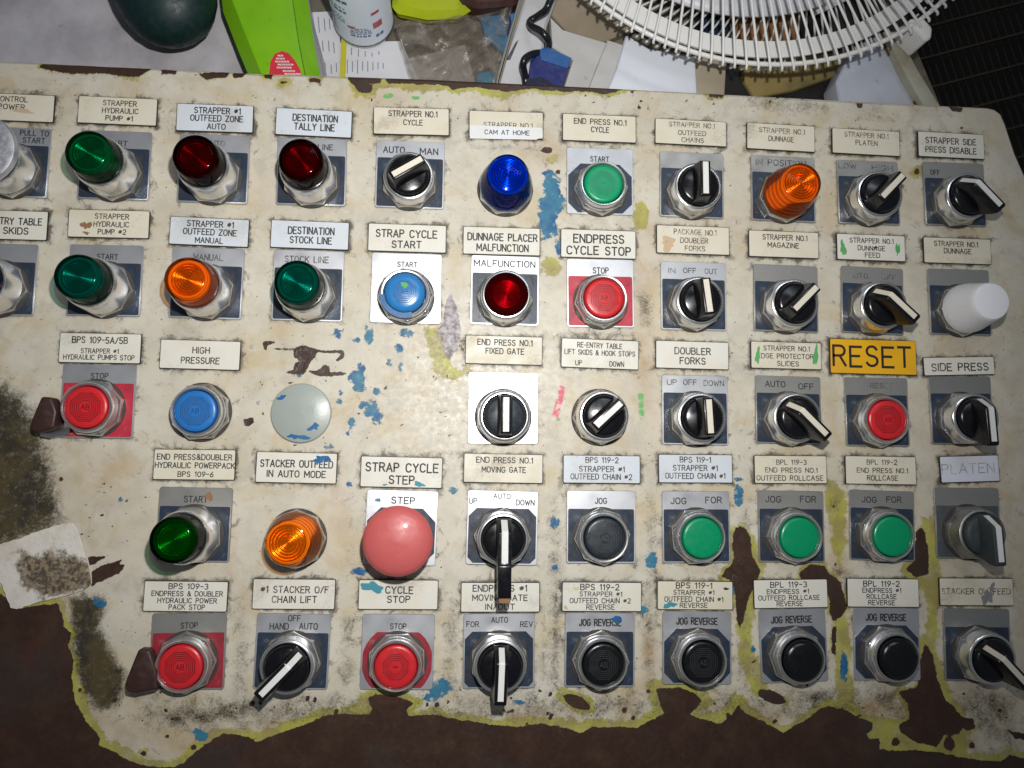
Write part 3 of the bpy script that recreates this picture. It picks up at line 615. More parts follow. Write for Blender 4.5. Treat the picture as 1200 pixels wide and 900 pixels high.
base=t.mix(t.ss(nA,.35,.65),(.64,.60,.505),(.60,.55,.435))
base=t.mix(t.ss(nB,.42,.70,0,.6),base,(.50,.46,.38))
base=t.mix(t.ss(t.noise(32,6,.7,vec=co,off=41,dist=1),.52,.66,0,.45),base,(.42,.38,.32))
base=t.mix(t.ss(nG,.55,.72,0,.42),base,(.38,.34,.27))
base=t.mix(t.ss(nC,.60,.78,0,.22),base,(.30,.26,.20))
base=t.mix(t.ss(nA,.55,.75,0,.35),base,(.62,.50,.40))
base=t.mix(t.ss(nD,.66,.72,0,.6),base,(.12,.09,.06))
base=t.mix(t.ss(nS,.725,.74,0,.9),base,(.05,.035,.03))
base=t.mix(t.ss(t.noise(230,2,.5,vec=co,off=31),.76,.775,0,.85),base,(.06,.04,.035))
vor=t.n.new('ShaderNodeTexVoronoi'); vor.feature='DISTANCE_TO_EDGE'; wv=t.n.new('ShaderNodeMapping'); t.link(co,wv.inputs[0]); wv.inputs[3].default_value=(1,3.2,1); wv.inputs[2].default_value=(0,0,.5)
t.link(wv.outputs[0],vor.inputs['Vector']); vor.inputs['Scale'].default_value=26
scr=t.math('MULTIPLY',t.ss(vor.outputs[0],.0,.018,1,0),t.ss(nG,.57,.63)); base=t.mix(t.math('MULTIPLY',scr,.6),base,(.14,.11,.08))
nY=t.noise(26,7,.68,vec=co,off=61,dist=.8); base=t.mix(t.ss(nY,.48,.66,0,.55),base,(.53,.41,.22)); base=t.mix(t.ss(t.noise(90,6,.7,vec=co,off=71),.60,.70,0,.35),base,(.24,.18,.12))
st=t.attr('stain'); base=t.mix(t.math('MULTIPLY',st,t.ss(nB,.3,.6,.5,1.4),clamp=True),base,(.42,.27,.13))
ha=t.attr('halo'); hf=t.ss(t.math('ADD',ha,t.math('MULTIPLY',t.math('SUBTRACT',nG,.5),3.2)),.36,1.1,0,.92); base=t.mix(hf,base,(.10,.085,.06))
def edge(att, nz=3.0, soft=.5, bias=0.0):
    x=t.math('ADD',t.attr(att),t.math('MULTIPLY',t.math('SUBTRACT',nC,.5),nz*2.4)); x=t.math('ADD',x,t.math('MULTIPLY',t.math('SUBTRACT',nB,.5),nz*2.0)); return t.ss(t.math('ADD',x,bias),-soft,soft)
pf=edge('primer',2,.8); base=t.mix(pf,base,t.mix(t.ss(nC,.4,.65),(.38,.34,.36),(.20,.17,.17)))
yf=edge('yellow',7.0,1.8,t.math('MULTIPLY',t.math('SUBTRACT',t.noise(38,3,.6,vec=co,off=81),.5),26.0)); yel=t.mix(t.ss(nB,.38,.62),(.43,.41,.05),(.33,.28,.07)); yel=t.mix(t.ss(nC,.54,.70,0,.4),yel,(.16,.12,.05)); yf=t.math('MULTIPLY',yf,t.ss(nG,.62,.52,.65,1)); base=t.mix(t.math('MULTIPLY',yf,.9),base,yel)
mk=t.ss(nC,.40,.50,.25,1); gf=t.math('MULTIPLY',edge('green',2.4,1.0,-.3),mk); base=t.mix(gf,base,(.14,.42,.12)); kf=t.math('MULTIPLY',edge('pink',2.6,1.0),mk); base=t.mix(kf,base,(.65,.14,.18))
di=t.attr('dirt'); df=t.ss(t.math('ADD',di,t.math('MULTIPLY',t.math('SUBTRACT',t.math('ADD',t.math('MULTIPLY',nG,.6),t.math('MULTIPLY',nD,.4)),.5),2.2)),.22,.95,0,.96)
df=t.math('MULTIPLY',df,t.ss(di,.02,.2))
base=t.mix(df,base,t.mix(t.ss(nC,.50,.72,0,.7),t.mix(t.ss(nB,.38,.6),(.014,.010,.006),(.060,.044,.012)),(.13,.10,.05)))
bf=edge('blue',4.5,1.0); porous=t.ss(t.math('ADD',nC,t.math('MULTIPLY',t.attr('blue'),.022)),.42,.54); bf=t.math('MULTIPLY',bf,porous); base=t.mix(bf,base,t.mix(t.ss(nB,.35,.6),(.007,.085,.24),(.04,.19,.29)))
rf=edge('brown',2.6,.4); brn=t.mix(t.ss(nB,.4,.75),(.046,.022,.015),(.066,.036,.022)); brn=t.mix(t.ss(nD,.63,.75,0,.5),brn,(.12,.08,.05)); brn=t.mix(t.ss(nG,.56,.72,0,.6),brn,(.075,.06,.03)); brn=t.mix(t.ss(nA,.52,.66,0,.6),brn,(.045,.038,.034)); brn=t.mix(t.ss(t.noise(22,4,.6,vec=co,off=51),.58,.7,0,.5),brn,(.085,.030,.018)); base=t.mix(rf,base,brn)
h=t.math('ADD',t.math('MULTIPLY',rf,-1.0),t.math('MULTIPLY',yf,-.4)); h=t.math('ADD',h,t.math('MULTIPLY',bf,.5)); h=t.math('ADD',h,t.math('MULTIPLY',nC,.25)); h=t.math('ADD',h,t.math('MULTIPLY',nD,.10)); h=t.math('ADD',h,t.math('MULTIPLY',nA,1.2))
rough=t.math('SUBTRACT',t.ss(nC,.3,.7,.36,.58),t.math('MULTIPLY',rf,.10)); M['panel']=t.done(t.bsdf(base,rough,0.0,t.bump(h,.6,.00045),.45))
pan=link('control_panel',build_panel(),M['panel']); pan['label']='cream painted steel control panel chipped down to brown along its lower edge'; pan['category']='control panel'
# ------------------------------------------------------------------ shared control parts (mm, origin at hole centre on the panel)
PT={}
def octprof(prof,rot=PI/8): 
    V,Fc=lathe_vf(prof,8,rot); return V,Fc
PT['washer']=lathe('washer',[(18.3,.9),(18.1,1.3),(16,1.4)],40)
V,Fc=octprof([(18.0,1.3),(18.0,4.8),(16.6,7.0),(14.0,7.2)]); PT['nut']=bevel(mesh('nut',V,Fc),.25,1,25)
PT['bez_flush']=lathe('bezel',[(16.2,6.8),(16.0,8.3),(15.3,8.8),(15.2,11.4),(14.9,12.6),(14.4,13.1),(13.7,13.0),(13.1,12.2),(12.9,10.0),(12.9,7.5)],44)
PT['bez_tall']=lathe('bezel',[(16.6,6.8),(16.4,9.0),(16.0,14),(15.8,20.2),(15.5,21.8),(15.0,22.6),(14.3,22.5),(13.8,21.5),(13.8,19)],44)
PT['bez_sel']=lathe('bezel',[(16.5,6.8),(16.3,9.5),(15.9,12.2),(15.8,13.9),(15.5,14.7),(14.9,15.1),(14.0,15.1),(13.6,14.6),(13.45,13.5),(13.5,10)],44)
PT['cap']=lathe('button_cap',[(12.5,8),(12.5,11.9),(12.2,12.8),(11.5,13.3),(10.5,13.45),(6,13.6),(.001,13.65)],40)
PT['cap_dome']=lathe('button_cap',[(12.5,8),(12.5,13.0),(12.1,14.6),(11.0,15.8),(9,16.4),(5,16.8),(.001,17)],40)
PT['dial']=lathe('dial',[(13.3,10),(13.3,14.6),(12.9,16.4),(12.0,17.7),(10.5,18.4),(.001,18.8)],40)
def ridgemesh(poly, w0, w1, zb, zt, name):
    # side profile polygon in (t,z) extruded across, tapering with height
    n=len(poly); V=[]
    for sgn in (-1,1):
        for tt,z in poly:
            f=(z-zb)/(zt-zb); w=(w0+(w1-w0)*f)/2; V.append((tt,sgn*w,z))
    Fc=[tuple(range(n)),tuple(reversed(range(n,2*n)))]+[((i+1)%n,i,i+n,(i+1)%n+n) for i in range(n)]
    me=mesh(name,V,Fc); 
    import bmesh
    bm=bmesh.new(); bm.from_mesh(me); bmesh.ops.recalc_face_normals(bm,faces=bm.faces); bm.to_mesh(me); bm.free()
    return bevel(me,.6,2,50)
PT['grip']=ridgemesh([(-12.6,14.5),(-11.6,28.6),(-10.8,29.6),(10.8,29.6),(11.6,28.6),(12.6,14.5)],10.4,6.4,14.5,29.6,'grip')
PT['lever']=ridgemesh([(-12.8,14.5),(-12.6,18.0),(-6.2,28.6),(-5,29.4),(17.0,29.8),(18.4,28.6),(18.0,25),(13.2,14.5)],10.4,6.8,14.5,29.8,'lever')
PT['longlever']=ridgemesh([(-12.8,14.5),(-12.6,18.0),(-6.2,28.6),(-5,29.4),(13,29.6),(14,30.4),(32.5,30.4),(32.8,24),(14,22),(12,14.5)],10.0,7.8,14.5,30.4,'lever')
def strip(path,w,name):
    V=[];Fc=[]
    for x,z in path: V+= [(x,-w/2,z),(x,w/2,z)]
    n=len(path)
    for x,z in path: V+=[(x,-w/2,z-.8),(x,w/2,z-.8)]
    for i in range(n-1):
        a=2*i; Fc+=[(a,a+2,a+3,a+1)]; b=2*n+2*i; Fc+=[(a,b,b+2,a+2),(a+1,a+3,b+3,b+1)]
    Fc+=[(0,1,2*n+1,2*n),(2*n-2,4*n-2,4*n-1,2*n-1)]
    return mesh(name,V,Fc)
PT['ins_grip']=strip([(-10.2,29.95),(10.4,29.95)],3.5,'inlay'); PT['ins_lever']=strip([(-12.0,19.6),(-6.1,29.2),(-4.8,29.9),(15.6,30.15)],3.4,'inlay'); PT['ins_long']=strip([(-12.0,19.6),(-6.1,29.2),(-4.8,29.85),(12.4,29.95)],3.8,'inlay')
PT['tip']=bevel(mesh('tip',*box_vf(32.6,-3.4,24.5,35.4,3.4,30)),.4,1)
def ringtop(r,z,amp,pitch,flat=.0):
    n=int(round(r/pitch*8)); pitch=r/n*8; return [(max(.001,r*(1-i/n)),z+amp*.5*(1-math.cos(2*PI*r*i/n/pitch))) for i in range(n+1)]
def steps(r0,z0,r1,z1,n):
    o=[]
    for i in range(n):
        a=i/n;b=(i+1)/n; o+=[(r0+(r1-r0)*a,z0+(z1-z0)*a),(r0+(r1-r0)*(a+.25/n),z0+(z1-z0)*(b-.08/n)),(r0+(r1-r0)*b,z0+(z1-z0)*b)]
    return o
PT['lens']=lathe('lens',[(14.1,21.5),(14.0,23.5),(13.5,31.5),(13.3,34.4),(12.7,36.3),(11.5,37.6),(9.8,38.2),(.001,38.3)],44)
PT['lcore']=lathe('reflector',[(9.8,34.0)]+ringtop(9.6,34.2,.55,1.6),44,180); PT['lbar']=lathe('barrel',steps(13.7,20.5,11.3,33.6,4)+[(11.0,35.0),(10.2,35.2),(9.7,34.6),(9.6,33)],44,30)
PT['lens_low']=lathe('lens',[(14.0,10),(14.0,15.5),(13.6,17.2),(12.4,18.3),(.001,18.6)],44); PT['lcore_low']=lathe('reflector',[(9.6,16.0)]+ringtop(9.3,16.2,.5,1.55),44,180); PT['lbar_low']=lathe('barrel',[(13.3,10.2),(12.8,15.2),(11.0,16.4),(9.5,16.6),(9.4,14)],44)
wp=[(17.0,7.0),(17.0,9.5),(16.6,12.5),(15.2,18),(13.7,25.0),(13.0,27.5),(12.4,28.9),(11.2,29.6),(.001,29.8)]
PT['lens_wide']=lathe('lens',wp,48); PT['lcore_wide']=lathe('reflector',[(11.0,26.8)]+ringtop(10.8,27.0,.6,1.8),48,180); PT['lbar_wide']=lathe('barrel',steps(16.5,8.0,11.6,26.0,5)+[(11.3,27.2),(10.9,27.2),(10.8,25)],48,30)
PT['lens_white']=lathe('lens',[(16.4,7.0),(16.4,10),(16.0,13),(14.4,20),(12.7,28),(12.2,30.8),(11.4,31.8),(10,32.1),(.001,32.2)],48)
PT['mush']=lathe('button_cap',[(9,12),(9.5,22),(18.6,22.6),(20.2,23.6),(20.6,25.2),(19.8,26.8),(17.5,28.4),(13,30.0),(7,31.1),(.001,31.5)],56); PT['stem']=lathe('stem',[(9.2,9),(9.2,23)],28)
PT['disc']=lathe('button_cap',[(12,22),(19.6,31),(20.8,32.4),(21.0,34.4),(20.2,36.0),(18,36.8),(.001,37.4)],56)
PT['plug']=lathe('cap',[(18.6,0),(18.6,1.2),(18.0,2.0),(14,3.0),(8,3.7),(.001,4.0)],52)
def emblem(z,ab=True,n=5,r0=9.0,st=1.22):
    V=[];Fc=[]
    for k in range(n):
        r=r0-k*st; ribbon(V,Fc,[(r*math.cos(PI/8+i*PI/4),r*math.sin(PI/8+i*PI/4)) for i in range(8)]+[(r*math.cos(PI/8),r*math.sin(PI/8))],.36,z)
    if ab: text_vf(V,Fc,'AB',-2.3,2.3,0,2.9,z,.15)
    else: text_vf(V,Fc,'-',-1.2,1.2,0,2.9,z,.3)
    return mesh('emblem',V,Fc)
PT['emblem']=emblem(13.8); PT['emblem2']=emblem(13.8,False,4,7.8,1.2)
PT['emblem_dome']=emblem(17.15,True,4,7.2,1.2)
# lock bracket: slanted brown tab on a grey foot
def tabmesh(pts,z0,z1): return bevel(mesh('lock_tab',*prism_vf(pts,z0,z1)),1.6,4,60)
# ------------------------------------------------------------------ builders
def empty(name,label,cat,loc,rz=0,group=None):
    o=bpy.data.objects.new(name,None); COL.objects.link(o); o.empty_display_size=.01; o.location=loc; o.rotation_euler=(0,0,rz)
    o['label']=label; o['category']=cat
    if group: o['group']=group
    return o
def tolocal(p,m,a):
    dx,dy=(p[0]-m[0])/K,(p[1]-m[1])/K; c,s=math.cos(-a),math.sin(-a); return dx*c-dy*s,dx*s+dy*c
def lettering(parent,m,a,lines,z,mat,wt=.14,jit=.03):
    V=[];Fc=[]
    for tx,x0,x1,yc,h in lines:
        x0,x1,yc,h=map(float,(x0,x1,yc,h)); xc=(x0+x1)/2
        p=tolocal(U(xc,yc,z*K),m,a); l=tolocal(U(x0,yc,z*K),m,a); r=tolocal(U(x1,yc,z*K),m,a); t_=tolocal(U(xc,yc-h/2,z*K),m,a); b_=tolocal(U(xc,yc+h/2,z*K),m,a)
        W_=math.hypot(r[0]-l[0],r[1]-l[1]); H_=math.hypot(t_[0]-b_[0],t_[1]-b_[1])*.92
        text_vf(V,Fc,tx,p[0]-W_/2,p[0]+W_/2,p[1],H_,z,wt,jit)
    return link('lettering',mesh('lettering',V,Fc),mat,parent)
def blob_vf(x,y,rx,ry,z,n=18,seed=0,rough=.3):
    r=random.Random(seed); ph=[r.uniform(0,6.28) for _ in range(4)]; V=[(x,y,z+.02)]
    for i in range(n):
        a=2*PI*i/n; k=1+rough*(.5*math.sin(2*a+ph[0])+.35*math.sin(3*a+ph[1])+.3*math.sin(5*a+ph[2])+.2*math.sin(7*a+ph[3]))
        V.append((x+rx*k*math.cos(a),y+ry*k*math.sin(a),z))
    return V,[(0,1+i,1+(i+1)%n) for i in range(n)]
def smear(parent,m,a,px,py,rx,ry,z,mat,name='paint_smear',rough=.5):
    x,y=tolocal(U(px,py,z*K),m,a); s=1/1.85
    return link(name,mesh(name,*blob_vf(x,y,rx*s,ry*s,z,22,int(px*7+py),rough)),M[mat],parent)
ctl_word={}
CT='''A1 pull silver|dull silver pull knob with a blue collar
B1 pilot green|bright green domed lamp
C1 pilot red|dark red ribbed lamp lens
D1 pilot red|dark red ribbed lamp lens
E1 grip 32 ivory|black selector knob with slanted ivory inlay
F1 wide blue|bright blue tapered lamp
G1 flush green|green button on a silver START plate
H1 grip 90 white|black selector knob with upright white inlay
I1 wide orange|orange tapered lamp
J1 grip 46 ivory|black selector knob with slanted ivory inlay
K1 lever -47 white|black lever switch pointing lower right
A2 pilot dkblue|blue lamp cut by the left edge
B2 pilot teal|bluish green lamp with dark rim
C2 pilot orange|orange ribbed lamp lens
D2 pilot teal|dark green ribbed lamp lens
E2 blueglow -|sky blue lit button smeared with blue paint
F2 low deepred|dark red flat lamp on a MALFUNCTION plate
G2 flush red|red stop button on a red plate
H2 grip 97 ivory|black selector knob with upright ivory inlay
I2 grip 45 ivory|black selector knob with slanted ivory inlay
J2 lever -43 ivory|black lever switch with ivory inlay bent to lower right
K2 white -|tall milky white lamp
B3 flush red lock|red stop button with brown lock tab
C3 flush blue|blue button without a plate
F3 grip 90 whitef|dark selector knob with upright white inlay on a bright plate
G3 grip 43 white|black selector knob without a plate
H3 grip 93 ivory|black selector knob with yellowed upright inlay
I3 lever -45 ivory|black lever switch with marked ivory inlay to lower right
J3 flush red2|small dull red button
K3 lever -88 white|black lever switch pointing down
C4 pilot dkgreen|very dark green lamp with a bright streak
D4 wide amber|orange tapered lamp without a plate
E4 mush pink|large faded red mushroom button
F4 long -90 white|black selector with a long downward lever and brown tip
G4 flush slate|dark slate button on a JOG plate
H4 flush greens|green button on a JOG FOR plate
I4 flush greens|green button on a JOG FOR plate
J4 flush greens|green button on a JOG FOR plate
K4 lever -88 dusty|dusty grey lever switch pointing down
C5 flush red lock|red stop button with brown lock tab
D5 lever 226 white|black lever switch pointing at HAND
E5 flush red3|red button in a worn red ring
F5 lever -92 white|black lever switch pointing down
G5 flush black|black button on a JOG REVERSE plate with blue dab
H5 flush black|black button on a JOG REVERSE plate
I5 flush blackd|domed black button on a JOG REVERSE plate
J5 flush blackd|domed black button on a JOG REVERSE plate
K5 lever -47 ivory|black lever switch pointing lower right off the picture'''
CTL={}
for l in CT.split('\n'):
    a_,b_=l.split('|'); q=a_.split(); CTL[q[0]]=(q[1],q[2:],b_)
TXT={k:' '.join(x[0] for x in v[6]) for k,v in TAGS.items()}
SHT={'J4':'END PRESS NO.1 ROLLCASE','G3':'HOOK STOPS UP DOWN','C5':'HYDRAULIC POWER PACK STOP','B3':'HYDRAULIC PUMPS STOP','C4':'HYDRAULIC POWERPACK'}
# holes for controls that have no plate
HOLE={}
for k,(m,a,w,h) in PLATE.items():
    c,s=math.cos(a),math.sin(a); HOLE[k]=(np.array([m[0]+.0058*s,m[1]-.0058*c]),a)
def hole_px(px,py,z):  # centre of a face seen at height z
    p=U(px,py,z); return np.array(p[:2])
HOLE['F1']=(hole_px(595.6,203,.0296),0); HOLE['C3']=(hole_px(228.5,481.5,.0135),0); HOLE['D3']=(hole_px(352.5,484,.002),0); HOLE['G3']=(hole_px(709,487,.018),0); HOLE['D4']=(hole_px(336,637,.0296),0)
HOLE['B3']=(hole_px(100,477,.0135),0); 
TALLD=[]
HAZE=plastic('hazed_black_plastic',(.04,.052,.058),.5,.3,dcol=(.16,.15,.13)); HAZEM=metal('hazed_metal',(.40,.39,.38),.45,.55,150,dcol=(.25,.23,.2))  # haze over the PLATEN switch, painted as paler and duller materials
def legend_plate(root,key):
    st,mt,ik,tx=LEG[key]; m,a,w,h=PLATE[key]; hc,_=HOLE[key]; cx,cy=tolocal(m,hc,a) if True else (0,0)
    # root at hole centre, rotated by a
    w,h=(w+44)/2,(h+45)/2
    p=link('legend_plate',prism('legend_plate',rrect(cx-w/2,cy-h/2,cx+w/2,cy+h/2,1.6),.15,1.0,.25),M[mt],root)
    x0,x1,y0,y1=cx-w/2+1.0,cx+w/2-1.0,cy-h/2+1.0,cy+h/2
    if st in('half','red'):
        ytop=y1-h*.255
        link('colour_field',prism('colour_field',rrect(x0,y0,x1,ytop,1.0,3),.9,1.06),M['redfield' if st=='red' else 'navy'] if key!='K4' and not (st=='red' and key=='C5') else (M['dullred'] if key!='K4' else plastic('hazed_grey_enamel',(.075,.085,.095),.5,.3,dcol=(.2,.18,.16))),p)  # field of the PLATEN switch greyed to paint in the haze
    elif st in('oct','octred','oct2'):
        R=23.4 if st!='oct2' else 26; pts=[]
        for i in range(8 if st!='octred' else 32):
            n_=8 if st!='octred' else 32
            q=2*PI*(i+.5)/n_; pts.append((R*math.cos(q),R*math.sin(q)))
        # clip by rectangle
        if st=='octred': pts=[(x*.92,y*.92) for x,y in pts]
        def clip(P,f,g_):
            o=[]
            for i in range(len(P)):
                A_,B_=P[i-1],P[i]; fa,fb=f(A_),f(B_)
                if (fa>=0)!=(fb>=0): tt=fa/(fa-fb); o.append((A_[0]+(B_[0]-A_[0])*tt,A_[1]+(B_[1]-A_[1])*tt))
                if fb>=0: o.append(B_)
            return o
        for f in (lambda p_:p_[0]-x0,lambda p_:x1-p_[0],lambda p_:p_[1]-y0,lambda p_:(y1-h*.24)-p_[1]): pts=clip(pts,f,0)
        link('colour_field',prism('colour_field',pts,.9,1.06),M['dullred'] if st=='octred' else M['navy'],p)
    if tx: 
        o=lettering(p,hc,a,[s_.split(':') for s_ in tx.split(';')],1.03,M['i_legend' if ik=='b' else ik],.22 if ik=='b' else .185,.02)
    return p
def add(name,part,mat,parent,rz=0): return link(name,PT[part],M[mat] if isinstance(mat,str) else mat,parent,None,rz)
GRP={'pilot':'ribbed indicator lamps in tall chrome bezels','wide':'tapered indicator lamps','flush':'round push buttons on the panel','grip':'selector switches with a straight grip','lever':'selector switches with a lever'}
PARENT={}
for key in list(CTL):
    kind,args,desc=CTL[key]; hc,a=HOLE[key]; col=args[0] if args else ''
    if key in('A1',): lab=desc+', beneath the CONTROL POWER tag'
    else:
        lab=f"{desc}, below the {SHT.get(key,TXT[key])} tag"
    if len(lab.split())>16:
        for cut in (', ',' set between',' ribbed',' domed',' on a ',' without ',' with ',' pointing ',' plate',' lens',' tapered',' switch'):
            desc=desc.split(cut)[0]; lab=f"{desc}, below the {SHT.get(key,TXT[key])} tag"
            if len(lab.split())<=16: break
    nm={'pull':'pull_knob','pilot':'indicator_lamp','wide':'indicator_lamp','low':'indicator_lamp','white':'indicator_lamp','flush':'push_button','blueglow':'push_button','mush':'mushroom_button','grip':'selector_switch','lever':'selector_switch','long':'selector_switch'}[kind]
    cat={'pull_knob':'pull knob','indicator_lamp':'indicator lamp','push_button':'push button','mushroom_button':'push button','selector_switch':'switch'}[nm]
    root=empty(nm,lab,cat,(hc[0],hc[1],0),a,GRP.get('lever' if kind=='long' else kind)); PARENT[key]=root
    dusty='dusty' in args
    if key in LEG: legend_plate(root,key)
    nr=random.uniform(-.12,.12)+random.choice([0,PI/8])
    ch=HAZEM if dusty else 'chrome'
    add('washer','washer','washer',root); add('nut','nut',HAZEM if dusty else 'nut',root,nr)
    if kind=='pilot':
        add('bezel','bez_tall',ch,root); l=add('lens','lens','ls_'+col,root); add('reflector','lcore','lc_'+col,l); add('barrel','lbar','lb_'+col,l)
    elif kind=='low':
        add('bezel','bez_sel',ch,root); l=add('lens','lens_low','ls_'+col,root); add('reflector','lcore_low','lc_'+col,l); add('barrel','lbar_low','lb_'+col,l)
    elif kind=='wide':
        l=add('lens','lens_wide','ls_'+col,root); add('reflector','lcore_wide','lc_'+col,l); add('barrel','lbar_wide','lb_'+col,l)
    elif kind=='white': add('lens','lens_white','whitelens',root)
    elif kind=='pull':
        add('bezel','bez_tall',ch,root); l=add('lens','lens_low','ls_blue',root); c_=add('collar','lens','bluecap',root); add('button_cap','disc','silver_knob',root)
    elif kind=='mush':
        add('bezel','bez_flush',ch,root); add('stem','stem','blackp',root); add('button_cap','mush','pinkcap',root)
    elif kind=='blueglow':
        add('bezel','bez_flush',ch,root); c_=add('button_cap','cap_dome',plastic('sky_blue_button_plastic',(.03,.22,.55),.25,.2,dcol=(.1,.35,.4)),root)
        V,Fc=[],[]; ribbon(V,Fc,arc(0,0,14.2,14.2,190,285,14),3.2,13.35); V2=[(x,y,z) for x,y,z in V]; o=link('paint_drip',mesh('paint_drip',V2,Fc),M['bluepaint'],root)
        so=o.modifiers.new('thickness','SOLIDIFY'); so.thickness=.0006; so.offset=1
        add('emblem','emblem_dome','blueline',c_); smear(c_,hc,a,474,334,4,3.5,17.4,'greenpaint',rough=.3)
    elif kind=='flush':
        add('bezel','bez_flush',ch,root)
        cm={'red':'redcap','red2':'redcap','red3':'redcap','blue':'bluecap','green':'greencap','greens':'greencap','slate':'slatecap','black':'blackcap','blackd':'blackcap'}[col]
        c_=add('button_cap','cap_dome' if col=='blackd' else 'cap',cm,root)
        if col in('red','red2'): add('emblem','emblem','redline',c_)
        if col=='red3': add('emblem','emblem2','redline',c_)
        if col=='blue': add('emblem','emblem','blueline',c_)
        if col in('slate',): add('emblem','emblem','blackline',c_)
        if col=='black': add('emblem','emblem','blacker',c_)
        if col=='green': add('emblem','emblem2','greenline',c_)
        if 'lock' in args:
            pts=[(-16,-3),(-19.5,5.5),(-25.5,6),(-30.5,-9),(-30,-14),(-27,-16),(-17,-13)] if key=='B3' else [(-13,-2),(-17.5,10),(-24,10.5),(-30.5,-8),(-29.5,-13.5),(-24,-14.5),(-12,-12)]
            link('lock_tab',tabmesh(list(reversed(pts)) ,4 if key=='B3' else 6,14),M['brownrub'],root)
            if key=='B3': link('lock_base',prism('lock_base',list(reversed([(-13,-16),(-12,-8),(-30,-13),(-29.5,-17.5),(-24,-18.6)])),.2,4),M['nut'],root)
    else:
        add('bezel','bez_sel',ch,root); bp=HAZE if dusty else 'blackp'
        kn=add('dial','dial',M['slatecap'] if 'whitef' in args else bp,root); ang=math.radians(float(col))-a
        g_,i_={'grip':('grip','ins_grip'),'lever':('lever','ins_lever'),'long':('longlever','ins_long')}[kind]
        lv=add('grip' if kind=='grip' else 'lever',g_,bp,root,ang); add('inlay',i_,'ivory' if 'ivory' in args else 'whitein',lv)
        if kind=='long': add('tip','tip','rustpaint',lv)
# plug
hc=HOLE['D3'][0]; root=empty('blanking_plug','grey domed blanking plug with blue paint specks above the STACKER OUTFEED tag','blanking plug',(hc[0],hc[1],0))
M['plug']=plastic('plug_enamel',(.36,.40,.37),.28,.35,dcol=(.42,.37,.24),scale=90); pc=add('cap','plug','plug',root)
for px,py,rx,ry in ((332,466,5,4),(367,500,6,4.5),(349,511,10,4)): 
    x,y=tolocal(U(px,py,.003),hc,0); r_=math.hypot(x,y); zz=max(1.9,4.12-(r_/18)**2*1.75)
    link('paint_speck',mesh('paint_speck',*blob_vf(x,y,rx/1.9,ry/1.9,zz,20,int(px),.6)),M['bluepaint'],pc)
# ------------------------------------------------------------------ tags
SH={'t_cream':'cream','t_white':'off white','t_blue':'cool white','t_lav':'pale lavender','t_yellow':'yellow'}
SHORTC={'pull':'pull knob','pilot':'lamp','wide':'lamp','low':'lamp','white':'white lamp','flush':'button','blueglow':'blue button','mush':'mushroom button','grip':'switch','lever':'lever switch','long':'long lever switch'}
tagroot={}
for key,(m,a,w,h,fc,ik,lines) in TAGS.items():
    kind,args,_=CTL[key]; what=SHORTC[kind]
    cw={'red':'red','teal':'green','green':'green','greens':'green','orange':'orange','amber':'orange','blue':'blue','deepred':'dark red','dkgreen':'dark green','slate':'slate','black':'black','blackd':'black','red2':'red','red3':'red'}.get(args[0] if args else '','')
    lab=f"{SH[fc]} tag reading {TXT[key]}, above the {(cw+' '+what).strip()}"
    if key=='B2': lab='cream tag with a rust blot reading STRAPPER HYDRAULIC PUMP #2'
    if key=='B1': lab='clean cream tag reading STRAPPER HYDRAULIC PUMP #1'
    if len(lab.split())>16: lab=f"{SH[fc]} tag reading {TXT[key]}"
    root=empty('name_tag',lab,'label plate',(m[0],m[1],0),a,'engraved name tags on the panel'); tagroot[key]=(root,m,a)
    r=.9
    link('backing',prism('backing',rrect(-w/2,-h/2,w/2,h/2,r),.05,1.25,.1),M['core'],root)
    ins=.38; f_=link('face',prism('face',rrect(-w/2+ins,-h/2+ins,w/2-ins,h/2-ins,.7),1.2,1.55,.12),M[fc],root)
    if key=='F1':
        lettering(root,m,a,lines,1.57,M[ik],.14)
        x0,y0=tolocal(U(552,164.5),m,a); x1,y1=tolocal(U(635,152),m,a)
        s_=link('sticker',prism('sticker',[(-w/2+.6,-h/2-1.0),(w/2-5,-h/2-.6),(w/2-.5,-h/2+1.5),(w/2-.8,-h/2+7.6),(-w/2+.6,-h/2+7.9)],1.5,1.85),M['paper'],root)
        V,Fc=[],[]; text_vf(V,Fc,'CAM AT HOME',*(tolocal(U(568,158),m,a)[0],tolocal(U(620,158),m,a)[0]),-h/2+3.7,2.9,1.9,.17); link('lettering',mesh('lettering',V,Fc),M['i_dark'],s_)
    else: lettering(root,m,a,lines,1.57,M[ik],{'J3':.13,'K4':.12}.get(key,.185))
SM=[('J2',988,291,3.2,10,'greenpaint'),('J2',1052,292,2.5,8,'greenpaint'),('I3',888,417,3,9,'greenpaint'),('I3',956,417,3,12,'greenpaint'),('E5',436,688,11,6,'tealpaint'),('D4',377,538,8,4.5,'bluepaint'),('E4',491,567.5,5.5,3,'tealpaint'),('E4',451,568,2.5,1.2,'tealpaint'),('H5',785,709,7,3.5,'tealpaint'),('B2',101,264,5.5,4.5,'rustpaint'),('B2',101,273,3,2,'rustpaint'),('H2',783,285,9,8,'tanstain'),('H2',781,283,2,2.4,'rustpaint'),('C5',0,0,0,0,''),('K5',1157,700,6,9,'greystain'),('K5',1163,688,3,5,'greystain'),('I5',911,677,0,0,''),('A1',26,130,13,2.2,'tanstain'),('J2',1026,290,3,1.2,'core'),('H5',851,690,4,1.2,'core'),('G5',663,712,2.5,2,'tanstain'),('G5',675,690,3,2.5,'creamstain')]
for k,px,py,rx,ry,mt in SM:
    if mt: r_,m,a=tagroot[k]; smear(r_,m,a,px,py,rx,ry,1.62,mt,'paint_smear' if 'paint' in mt else 'stain')
